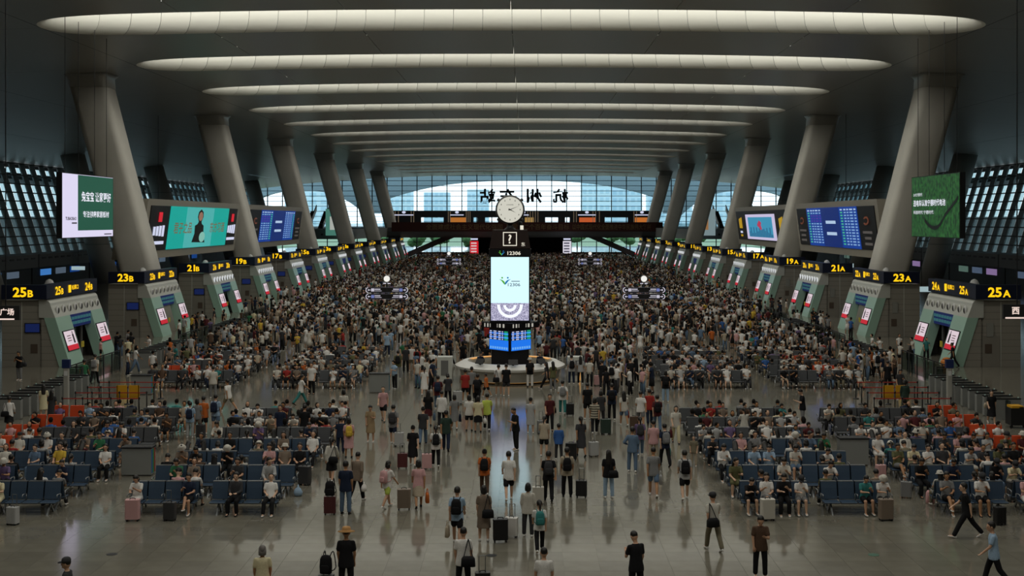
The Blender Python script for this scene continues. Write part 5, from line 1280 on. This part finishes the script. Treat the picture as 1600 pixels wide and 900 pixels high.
W(1115, 860, 15, 'walk', 'offwhite', ('trousers', 'khaki'), 'short', (('shoulder bag', 'black', 'l'),), 1.72, hat='cap')
W(994, 940, 25, 'phone', 'black', BK, 'crew', (), 1.78, where='at the front')
W(1188, 902, 175, 'phone', 'brown', BK, 'short', (), 1.7)
W(850, 965, 0, 'stand', 'white', ('shorts', 'navy'), 'crew', (), 1.7, where='at the front')
W(410, 955, 10, 'stand', 'cream', ('trousers', 'beige'), 'bob', (('suitcase_shut', 'red', 'r'),), 1.62, where='at the front', haircol='grey')
W(105, 985, 90, 'stand', 'charcoal', BK, 'short', (), 1.7, hat='cap', where='at the front')
W(540, 803, -5, 'stand', 'navy', ('trousers', 'denim'), 'short', (('suitcase', 'maroon', 'l'),), 1.74)
W(558, 783, -20, 'walk2', 'taupe', BK, 'crew', (('plastic bag', 'white', 'r'),), 1.72, 'long')
W(518, 752, -5, 'walk', 'offwhite', ('skirt', 'black'), 'ponytail', (('shoulder bag', 'black', 'r'),), 1.64, 'long')
W(605, 793, -35, 'walk', 'white', ('shorts', 'lime'), 'bob', (('backpack', 'pink'),), 1.6)
W(654, 794, 10, 'walk2', 'pink', ('skirt', 'beige'), 'bob', (('tote', 'orange', 'r'), ('suitcase_shut', 'taupe', 'l')), 1.64)
W(757, 772, 0, 'walk', 'orange', ('trousers', 'brown'), 'bun', (('backpack', 'black'),), 1.62)
W(795, 782, 5, 'walk2', 'white', BS, 'short', (), 1.72)
W(645, 728, 0, 'pull', 'black', ('dress', 'black'), 'bun', (('suitcase', 'maroon', 'l'),), 1.62)
W(681, 729, 5, 'pull', 'white', BK, 'ponytail', (('backpack', 'black'), ('suitcase', 'pink', 'l')), 1.62)
W(697, 704, 0, 'walk', 'dark_green', ('trousers', 'navy'), 'short', (), 1.72)
W(806, 703, 120, 'phone', 'black', BK, 'crew', (), 1.8, where='before the tower')
W(579, 690, 180, 'phone', 'tan', ('dress', 'tan'), 'short', (), 1.62)
W(614, 694, -5, 'pull', 'grey', ('shorts', 'navy'), 'short', (('backpack', 'charcoal'), ('suitcase', 'light_grey', 'r')), 1.72)
W(599, 658, 175, 'walk', 'pink', BS, 'crew', (), 1.72)
W(661, 695, 0, 'walk2', 'charcoal', ('trousers', 'denim'), 'bun', (), 1.66)
W(850, 713, -10, 'phone', 'beige', BS, 'ponytail', (), 1.64)
W(873, 718, 0, 'stand', 'blue', ('trousers', 'charcoal'), 'short', (('suitcase_shut', 'black', 'r'),), 1.45, 'long')
W(908, 713, 10, 'walk', 'charcoal', ('dress', 'charcoal'), 'ponytail', (('plastic bag', 'purple', 'l'), ('suitcase', 'light_grey', 'r')), 1.66)
W(988, 737, -12, 'hip', 'denim', ('trousers', 'denim'), 'short', (), 1.72, 'long')
W(1000, 712, 0, 'walk2', 'purple', ('trousers', 'denim'), 'ponytail', (('backpack', 'charcoal'),), 1.62)
W(1021, 722, 0, 'stand', 'pink', ('trousers', 'beige'), 'crew', (), 1.66)
W(1039, 728, 10, 'walk', 'navy', BK, 'short', (('backpack', 'grey'), ('tote', 'teal', 'r')), 1.7)
W(929, 678, 0, 'walk2', 'beige', BK, 'bob', (('suitcase_shut', 'dark_green', 'r'),), 1.66, topmat=stripe)
W(918, 655, 10, 'stand', 'black', BS, 'crew', (), 1.76)
W(939, 664, 0, 'walk', 'charcoal', BK, 'bob', (), 1.66)
W(956, 656, -5, 'stand', 'navy', BK, 'short', (('backpack', 'black'),), 1.76)
W(975, 665, 8, 'walk', 'offwhite', ('shorts', 'denim'), 'long', (('tote', 'red', 'r'),), 1.66)
W(1001, 668, 0, 'pull', 'white', ('shorts', 'grey'), 'crew', (('suitcase', 'brown', 'l'),), 1.72)
W(1015, 664, 0, 'walk2', 'red', ('trousers', 'navy'), 'short', (), 1.72)
W(1027, 674, 0, 'walk', 'maroon', ('trousers', 'denim'), 'short', (('backpack', 'black'),), 1.7)
W(1056, 692, 180, 'walk', 'offwhite', ('trousers', 'cream'), 'bob', (('tote', 'maroon', 'r'),), 1.66)
W(879, 647, 0, 'pull', 'white', ('trousers', 'teal'), 'short', (('backpack', 'grey'), ('suitcase', 'black', 'r')), 1.7)
W(829, 677, 0, 'stand', 'light_grey', ('dress', 'light_grey'), 'bun', (('suitcase', 'grey', 'r'),), 1.62)
W(859, 672, 180, 'walk', 'maroon', BK, 'short', (('shoulder bag', 'black', 'l'),), 1.72)
W(779, 618, 0, 'stand', 'white', ('shorts', 'khaki'), 'short', (('shoulder bag', 'black', 'l'),), 1.72, where='at the round desk')
W(791, 619, 5, 'stand', 'black', ('shorts', 'charcoal'), 'crew', (), 1.78, where='at the round desk')
W(828, 605, 0, 'stand', 'black', ('trousers', 'white'), 'short', (('backpack', 'black'),), 1.72, hat='sun hat', where='leaning at the desk')
W(855, 608, 60, 'stride', 'charcoal', BK, 'long', (('shoulder bag', 'black', 'l'),), 1.64, where='by the round desk')
W(864, 610, 20, 'stand', 'olive', ('trousers', 'grey'), 'long', (), 1.64, where='by the round desk')
W(727, 628, 5, 'stand', 'red', BS, 'short', (), 1.74, where='by the round desk')
W(737, 622, 0, 'stand', 'grey', BK, 'short', (), 1.7, where='by the round desk')
W(746, 634, -8, 'walk', 'black', BK, 'short', (('backpack', 'black'),), 1.7, where='by the round desk')
W(760, 620, 60, 'walk', 'orange', BS, 'short', (), 1.3, where='child by the desk')
W(733, 673, 0, 'stand', 'white', BS, 'bob', (), 1.64)
W(747, 675, 3, 'stand', 'cream', ('skirt', 'black'), 'bob', (('plastic bag', 'white', 'r'),), 1.64)
W(761, 672, 0, 'walk', 'lime', BK, 'short', (), 1.72)
W(710, 670, 5, 'walk', 'grey', ('dress', 'grey'), 'bob', (('tote', 'navy', 'r'),), 1.62)
W(690, 668, 3, 'walk2', 'white', BK, 'crew', (('tote', 'olive', 'r'),), 1.74, 'long')
W(669, 665, 0, 'stand', 'black', ('skirt', 'maroon'), 'long', (('tote', 'denim', 'r'),), 1.66)
W(684, 640, 0, 'walk', 'maroon', ('trousers', 'denim'), 'short', (('backpack', 'navy'),), 1.78, where='toward the round desk')
W(700, 632, 20, 'phone', 'charcoal', BK, 'bob', (('suitcase_shut', 'light_grey', 'r'),), 1.64)
W(663, 618, 0, 'walk2', 'white', ('dress', 'white'), 'ponytail', (), 1.6)
W(668, 600, 3, 'walk', 'offwhite', ('trousers', 'light_grey'), 'bob', (('suitcase', 'teal', 'l'),), 1.6)
W(1510, 840, 82, 'stride', 'black', BK, 'short', (), 1.76, where='along the front benches', group='travellers on the open floor')
W(1553, 915, 75, 'walk2', 'light_blue', BK, 'short', (), 1.72, where='at the front')
W(1549, 662, 170, 'walk', 'black', ('dress', 'black'), 'ponytail', (('shoulder bag', 'beige', 'r'),), 1.64, where='by the turnstiles')
W(14, 674, 10, 'walk', 'white', ('skirt', 'black'), 'short', (('shoulder bag', 'black', 'l'),), 1.64, 'long', where='by the turnstiles')
W(68, 652, 20, 'stand', 'cream', ('dress', 'cream'), 'long', (), 1.6, where='by the turnstiles')
W(81, 662, 0, 'stand', 'charcoal', ('dress', 'charcoal'), 'long', (), 1.6, where='by the queue lanes')
W(1254, 666, 90, 'phone', 'black', ('trousers', 'grey'), 'short', (), 1.76, where='in the bench aisle')
W(1387, 613, 10, 'stand', 'black', BK, 'crew', (('tote', 'black', 'r'),), 1.78, where='before the queue lanes')
W(1406, 624, 180, 'phone', 'charcoal', BK, 'bob', (), 1.66, where='before the queue lanes')
W(1414, 645, 0, 'stand', 'dark_green', ('trousers', 'olive'), 'bob', (), 1.66, 'long', where='before the queue lanes')
W(1422, 580, 0, 'stand', 'black', ('trousers', 'navy'), 'long', (), 1.66, 'long', where='by the glass fence')
W(1370, 590, 5, 'walk', 'white', BK, 'short', (('backpack', 'black'),), 1.72, where='in the queue')
W(1489, 574, 60, 'walk', 'black', BK, 'bun', (), 1.66, where='behind the orange bin')
W(30, 594, 170, 'hold', 'black', ('trousers', 'grey'), 'short', (('shoulder bag', 'charcoal', 'l'),), 1.76, where='behind the turnstiles')
W(131, 608, 0, 'walk', 'green', BS, 'short', (), 1.74, where='beside gate 25B')
W(148, 599, 0, 'walk2', 'offwhite', BK, 'short', (('backpack', 'grey'),), 1.76, where='beside gate 25B')
W(318, 678, 3, 'stand', 'orange', BS, 'short', (), 1.7, where='in the bench aisle')
W(337, 676, -8, 'stand', 'light_blue', ('shorts', 'denim'), 'short', (('backpack', 'navy'),), 1.74, where='in the bench aisle')
W(308, 680, 0, 'stand', 'grey', ('shorts', 'taupe'), 'bob', (), 1.64, where='in the bench aisle')
W(297, 684, 3, 'stand', 'light_blue', ('trousers', 'light_grey'), 'short', (('backpack', 'navy'), ('suitcase', 'charcoal', 'r')), 1.6, where='in the bench aisle')
W(357, 643, 60, 'stride', 'white', ('shorts', 'khaki'), 'short', (), 1.72, where='crossing behind the benches')
W(333, 622, 10, 'stand', 'offwhite', ('trousers', 'grey'), 'short', (), 1.74, where='crossing behind the benches')
W(470, 632, -60, 'stride', 'white', ('trousers', 'teal'), 'ponytail', (), 1.66, where='crossing behind the benches')
W(487, 616, 170, 'stand', 'white', BK, 'short', (), 1.76, where='beside farther benches')
W(438, 695, 180, 'stand', 'navy', BK, 'short', (), 1.72, where='among the grey benches')
W(476, 695, 0, 'stand', 'black', BK, 'short', (), 1.74, where='among the grey benches')
W(545, 715, 10, 'stand', 'pink', ('dress', 'pink'), 'bob', (('backpack', 'yellow'),), 1.62, where='beside the bench ends')
W(532, 708, 10, 'stand', 'navy', ('trousers', 'navy'), 'short', (), 1.5, where='beside the bench ends')
W(537, 662, 0, 'stand', 'offwhite', ('shorts', 'maroon'), 'bob', (), 1.62, where='beside the bench ends')
W(1163, 695, 10, 'hold', 'offwhite', BS, 'ponytail', (), 1.6, where='among the grey benches')
W(1084, 728, 170, 'stand', 'khaki', ('trousers', 'beige'), 'short', (), 1.2, where='child at the bench end')
W(1040, 628, 0, 'stand', 'black', ('trousers', 'light_blue'), 'bob', (('backpack', 'black'),), 1.66, where='at the bench ends')
W(985, 606, 5, 'stand', 'black', BK, 'crew', (('backpack', 'black'),), 1.74, where='beyond the tower desk')
W(955, 612, 0, 'stand', 'white', BK, 'short', (('backpack', 'black'),), 1.72, where='beyond the tower desk')
W(941, 608, 0, 'walk2', 'black', BK, 'short', (), 1.7, where='beyond the tower desk')
W(907, 600, 0, 'stand', 'light_grey', BK, 'long', (), 1.64, where='beyond the tower desk')
W(920, 602, 0, 'stand', 'offwhite', ('dress', 'offwhite'), 'long', (('suitcase', 'pink', 'r'),), 1.62, where='beyond the tower desk')
W(893, 600, 5, 'stand', 'light_grey', ('trousers', 'navy'), 'short', (('backpack', 'black'),), 1.72, where='beyond the tower desk')
W(622, 592, 0, 'stand', 'olive', ('trousers', 'grey'), 'short', (('backpack', 'black'),), 1.74, where='in the centre aisle')
W(634, 582, 5, 'stand', 'charcoal', BK, 'crew', (), 1.76, where='in the centre aisle')
W(652, 584, 0, 'stand', 'red', BS, 'short', (('backpack', 'black'),), 1.72, where='in the centre aisle')
W(643, 580, 5, 'stand', 'white', ('shorts', 'khaki'), 'crew', (), 1.72, where='in the centre aisle')
W(681, 580, 0, 'walk', 'white', BK, 'short', (('backpack', 'navy'),), 1.74, where='in the centre aisle')
W(605, 556, 0, 'stand', 'light_blue', ('trousers', 'navy'), 'short', (), 1.74, where='in the centre aisle')
W(721, 543, 0, 'stand', 'black', BK, 'short', (('backpack', 'denim'),), 1.74, where='beyond the round desk')
W(761, 541, 0, 'stand', 'red', BK, 'short', (), 1.76, where='beyond the round desk')
for sx in (-1, 1):                                         # desk clerks inside the ring
    Person(sx*1.85, TD + .3, D(180 - sx*30), 'phone', 'navy', ('trousers', 'black'), 'bun' if sx < 0 else 'crew', 1.64, 'long', (), None, 'inside the round desk', 'desk clerks')
n_stand = len(PEOPLE)
# nearest sitters become individuals until three hundred people are built; all the others join the crowd
sitters.sort(key=lambda q: (q[0]['zi'], q[0]['d'] + (1.2 if q[0]['f'] else 0) + (2.0 if q[0]['bn'] == 'outer' and q[0]['bi'] == 2 else 0)))
extra = []
for s_, (t, b, h, ps, bg) in sitters:
    hgt = rs.uniform(1.58, 1.76)
    if len(PEOPLE) < 300:
        wh = f'in {ORDN[s_["ri"]]}{"" if s_["f"] == 0 else " rear-facing"} row, {s_["bn"]} 25{s_["L"]} benches'
        Person(s_['x'], s_['y'], (math.pi if s_['f'] == 0 else 0) + rs.uniform(-.12, .12), ps, t, b, h, hgt, 'tee' if rs.random() < .85 else 'long', bg, rs.choice([None]*14 + ['cap', 'sun hat']), wh, f'seated travellers near gate 25{s_["L"]}')
    else: extra.append((s_['x'], s_['y'], math.pi if s_['f'] == 0 else 0, ps, t, b, h, hgt))
build_people(PEOPLE)
dup = {}
for p in PEOPLE: dup.setdefault(p.root['label'], []).append(p)
for l, ps in dup.items():
    if len(ps) > 1:
        for p in ps: p.root['group'] = 'look-alike travellers, ' + l
# suitcases with a pack on top, loose luggage on the floor and seats
for px, py, kind, col, lab in ((518, 803, 'backpack', 'black', 'black backpack resting on a maroon suitcase'), (520, 930, 'backpack', 'black', 'black backpack resting on a charcoal suitcase at the front')):
    base = next(o for o in C.objects if o.parent is None and o.name.startswith('suitcase') and o['label'].startswith('maroon suitcase beside person in navy' if px == 518 else 'charcoal suitcase beside person in black tee and black trousers'))
    bag_thing(kind, col, base.matrix_world @ Matrix.Translation((0, -.022, .6)), lab)
for px, py, kind, col, lab in ((20, 820, 'suitcase', 'light_grey', 'light grey suitcase standing before the front bench near gate 25B'), 
                               (466, 775, 'plastic bag', 'light_blue', 'pale blue plastic bag at the bench end near gate 25B'), (1416, 778, 'suitcase_shut', 'grey', 'grey suitcase between bench blocks near gate 25A'), (1376, 750, 'suitcase_shut', 'pink', 'pink suitcase between bench blocks near gate 25A'), (1562, 820, 'suitcase_shut', 'black', 'black suitcase under the front bench near the turnstiles of gate 25A')):
    x, d = at_floor(px, py); bag_thing(kind, col, Matrix.Translation((x, d, .42 if kind == 'plastic bag' else 0)) @ Matrix.Rotation(R.uniform(-.4, .4), 4, 'Z'), lab)

# ---------------------------------------------------------------- the far crowd: one uncountable mass of real figures
def low_person(pose, bot, hair, n):
    J = SK[pose]; V = []; Fq = []; Sl = []
    def part(g, slot): 
        o = len(V); V.extend(g.v); Fq.extend([tuple(i + o for i in f) for f in g.f]); Sl.extend([slot]*len(g.v))
    def limb(pts, rs_, nn, slot):
        g = MB(); rings = []
        for i, (p, r) in enumerate(zip(pts, rs_)):
            z = (pts[min(i+1, len(pts)-1)] - pts[max(0, i-1)]).normalized(); x = z.orthogonal().normalized(); y = z.cross(x); rings.append([tuple(p + (x*math.cos(t) + y*math.sin(t))*r) for t in (2*math.pi*k/nn for k in range(nn))])
        g.loft(rings); part(g, slot)
    g = MB(); lo_ = -.085 if pose.startswith('sit') else -.13; prof = [(lo_, .17, .13), (.02, .185, .135), (.22, .16, .12), (.42, .19, .125), (.52, .09, .08)] if n > 5 else [(lo_, .17, .13), (.2, .17, .125), (.42, .19, .125), (.52, .09, .08)]
    torso(g, J['T'], prof, n); part(g, 1)
    H = J['head']; g = MB(); g.ell((0, .012, .10), (.08, .095, .12), n, 4 if n > 5 else 3); g.v = [tuple(H @ Vector(v)) for v in g.v]; part(g, 0)
    g = MB(); lg = hair in ('long', 'bob'); g.ell((0, -.018, .125 if not lg else .09), (.092, .105, .115 if not lg else .15), n, 4 if n > 5 else 3); g.v = [tuple(H @ Vector(v)) for v in g.v]; part(g, 3)
    for k in 'lr':
        el, wr, shl = J['el'+k], J['wr'+k], J['sh'+k]
        if n > 5: limb([shl, shl.lerp(el, .6)], [.068, .06], 5, 1); limb([shl.lerp(el, .5), el, wr, wr + J['hd'+k]*.15], [.048, .043, .033, .02], 4, 0)
        else: limb([shl, el], [.065, .05], 4, 1); limb([el, wr + J['hd'+k]*.12], [.042, .025], 3, 0)
        h, kn, an = J['hip'+k], J['kn'+k], J['an'+k]; m_ = 5 if n > 5 else 4
        if bot == 'trousers': limb([h, kn, an - Vector((0, 0, .03))], [.105, .08, .065], m_, 2)
        elif bot == 'shorts': limb([h, h.lerp(kn, .75)], [.11, .095], m_, 2); limb([h.lerp(kn, .7), kn, an], [.065, .055, .038], 4, 0)
        else: limb([h.lerp(kn, .6), kn, an], [.065, .055, .038], 4, 0)
        limb([an + Vector((0, -.05, -.035)), an + Vector((0, .16, -.05))], [.045, .035], 4, 4)
    if bot in ('skirt', 'dress'):
        g = MB()
        if pose.startswith('sit'): limb([(J['hipl'] + J['hipr'])/2, (J['knl'] + J['knr'])/2], [.17, .15], 6, 2 if bot == 'skirt' else 1)
        else:
            z0 = J['T'].translation.z; g.loft([[(rx*math.cos(t), rx*.8*math.sin(t), z) for t in (2*math.pi*i/6 for i in range(6))] for z, rx in ((z0 + .05, .17), (z0 - .25, .21), (z0 - .5, .235))]); part(g, 2 if bot == 'skirt' else 1)
    return np.array(V), Fq, np.array(Sl)
LIB = {}
def lib(pose, bot, hair, n):
    k = (pose, bot, 'long' if hair in ('long', 'bob') else 'short', n)
    if k not in LIB:
        V, Fq, Sl = low_person(*k); tri = []
        for f in Fq:
            for i in range(1, len(f) - 1): tri.append((f[0], f[i], f[i+1]))
        LIB[k] = (V, np.array(tri), Sl)
    return LIB[k]
crowd = [(x, y, rz, ps, t, b, h, hg, 7 if y < 110 else 5) for x, y, rz, ps, t, b, h, hg in extra]
rc = random.Random(21); STP = ['stand']*4 + ['phone']*3 + ['walk', 'walk2', 'hold', 'hip']
def add_crowd(x, y, seated=False, n=5):
    t, b, h = rnd_look(rc); crowd.append((x, y, rc.gauss(0, .9) if rc.random() < .55 else rc.uniform(0, 6.28), rc.choice(SITP if seated else STP), t, b, h, rc.uniform(1.52, 1.80), n))
for s in (-1, 1):                                         # what nobody can stand in: gates, fences, lanes, kiosks, cabinets
    for y0, n_, gate in ROWS:
        OBST.append((s*24.4 - 1.05, s*24.4 + 1.05, y0 - .5, y0 + 1.05*n_ + .4)); q = 25.3 if gate == 25 else 24.4
        OBST.append((s*q - .4, s*q + .4, y0 + 1.05*n_ - .4, y0 + 1.05*n_ + 9.9))
    for d in KD: OBST.append((min(s*28.8, s*34.2), max(s*28.8, s*34.2), d - .5, d + KL + .5))
    OBST.append((s*3.95 - .8, s*3.95 + .8, TD - 1.4, TD + .2)); OBST.append((min(s*17.8, s*22.6), max(s*17.8, s*22.6), 62, 69.6))
for o in C.objects:
    if o.name.startswith(('recycling_cabinet', 'orange_bin', 'cleaning_trolley', 'notice_stand', 'gate_totem', 'suitcase')) and o.parent is None: OBST.append((o.location.x - .8, o.location.x + .8, o.location.y - .6, o.location.y + .8))
poles = [(s*12.3, 121) for s in (-1, 1)] + [(s*12.0, 215) for s in (-1, 1)]
taken = {}
def free(x, y, r=.44):
    i, j = int(x // .5), int(y // .5)
    return not any((x-a)**2 + (y-b)**2 < r*r for u in (-1, 0, 1) for v in (-1, 0, 1) for a, b in taken.get((i+u, j+v), ()))
def take(x, y): taken.setdefault((int(x // .5), int(y // .5)), []).append((x, y))
for p in PEOPLE:
    take(p.x, p.y)
    if p.bags and not p.pose.startswith('sit'): take(p.x + .3*math.sin(p.rz), p.y - .3*math.cos(p.rz))   # room for the bag on the back
for q in crowd: take(q[0], q[1])
def scatter(x0, x1, y0, y1, dens, n=5, avoid=None):
    N = int((x1-x0)*(y1-y0)*dens); ob = [o for o in OBST if o[0] < x1 and o[1] > x0 and o[2] < y1 and o[3] > y0]; k = 0
    for _ in range(N*4):
        if k >= N: break
        x, y = rc.uniform(x0, x1), rc.uniform(y0, y1)
        if (avoid and avoid(x, y)) or any(abs(x-a) < .5 and abs(y-b) < .5 for a, b in poles) or any(o[0] < x < o[1] and o[2] < y < o[3] for o in ob) or not free(x, y): continue
        take(x, y); add_crowd(x, y, False, n); k += 1
desk = lambda x, y: abs(x) < 4.6 and abs(y - TD) < 4.2
pts = [(p.x, p.y) for p in PEOPLE]
near = lambda x, y: desk(x, y) or any((x-a)**2 + (y-b)**2 < .36 for a, b in pts)
scatter(-7.5, -3.6, 72, 92, .30, 7, near); scatter(3.6, 8.5, 70, 92, .55, 7, near); scatter(-3.5, 3.5, 82, 92, .30, 7, near)
scatter(-23.5, -14, 91, 97, .30, 7); scatter(16.5, 24, 88, 98, .9, 7); scatter(19.5, 24, 76, 88, .5, 7); scatter(-24, -20.5, 78, 92, .3, 7)
scatter(-23, 24, 92, 100, .34, 7, near); scatter(-23.5, 23.5, 100, 112, .38, 6, lambda x, y: abs(x) < 1.6); scatter(-24.5, 24.5, 112, 150, .62, 5)
scatter(-25.5, 25.5, 150, 215, .50, 5); scatter(-26, 26, 215, 330, .36, 5)
for s in (-1, 1):
    for k in range(1, 8): scatter(s*26.6 - 1.8, s*26.6 + 1.8, KD[k] - 2, KD[k] + KL + 1, .28, 6)
    scatter(s*27 - 2, s*27 + 2, 84, 94, .18, 7)
VV, TT, CC = [], [], []; off = 0
slotc = {c: np.array(lin(h)[:3]) for c, h in COL.items()}; skc = [np.array(lin(h)[:3]) for h in ('c79a7c', 'b3845f', 'd6ad90')]; hc = np.array(lin('17130f')[:3])
for i, (x, y, rz, ps, t, b, h, hg, n) in enumerate(crowd):
    V, T_, Sl = lib(ps, b[0], h, n); sc = hg/1.74; c, s = math.cos(rz), math.sin(rz)
    P = V*sc; P = np.column_stack((P[:, 0]*c - P[:, 1]*s + x, P[:, 0]*s + P[:, 1]*c + y, P[:, 2] + (.44*(1-sc)*.9 if ps.startswith('sit') else 0)))
    pal = np.array([skc[i % 3], slotc[t], slotc[b[1]], hc, slotc['white' if i % 3 else 'black']]); VV.append(P); TT.append(T_ + off); CC.append(pal[Sl]); off += len(P)
VV = np.concatenate(VV); TT = np.concatenate(TT); CC = np.concatenate(CC)
me = bpy.data.meshes.new('crowd'); me.vertices.add(len(VV)); me.vertices.foreach_set('co', VV.ravel())
me.loops.add(len(TT)*3); me.loops.foreach_set('vertex_index', TT.ravel().astype(np.int32)); me.polygons.add(len(TT))
me.polygons.foreach_set('loop_start', np.arange(0, len(TT)*3, 3, dtype=np.int32)); me.update(calc_edges=True)
me.polygons.foreach_set('use_smooth', np.ones(len(TT), dtype=bool))
at_ = me.color_attributes.new('cloth_colour', 'FLOAT_COLOR', 'POINT'); at_.data.foreach_set('color', np.column_stack((CC, np.ones(len(CC)))).ravel())
m = mat('crowd_cloth', '808080', .85, spec=.2); nt = m.node_tree; a = nt.nodes.new('ShaderNodeVertexColor'); a.layer_name = 'cloth_colour'; nt.links.new(a.outputs[0], nt.nodes['Principled BSDF'].inputs['Base Color'])
me.materials.append(m); me.validate()
tag(obj('crowd', me), 'dense crowd of travellers filling the hall around and beyond the tower', 'crowd', None, 'stuff')
print('PEOPLE', len(PEOPLE), 'standing', n_stand, 'crowd', len(crowd), 'tris', len(TT), 'objects', len(bpy.data.objects))
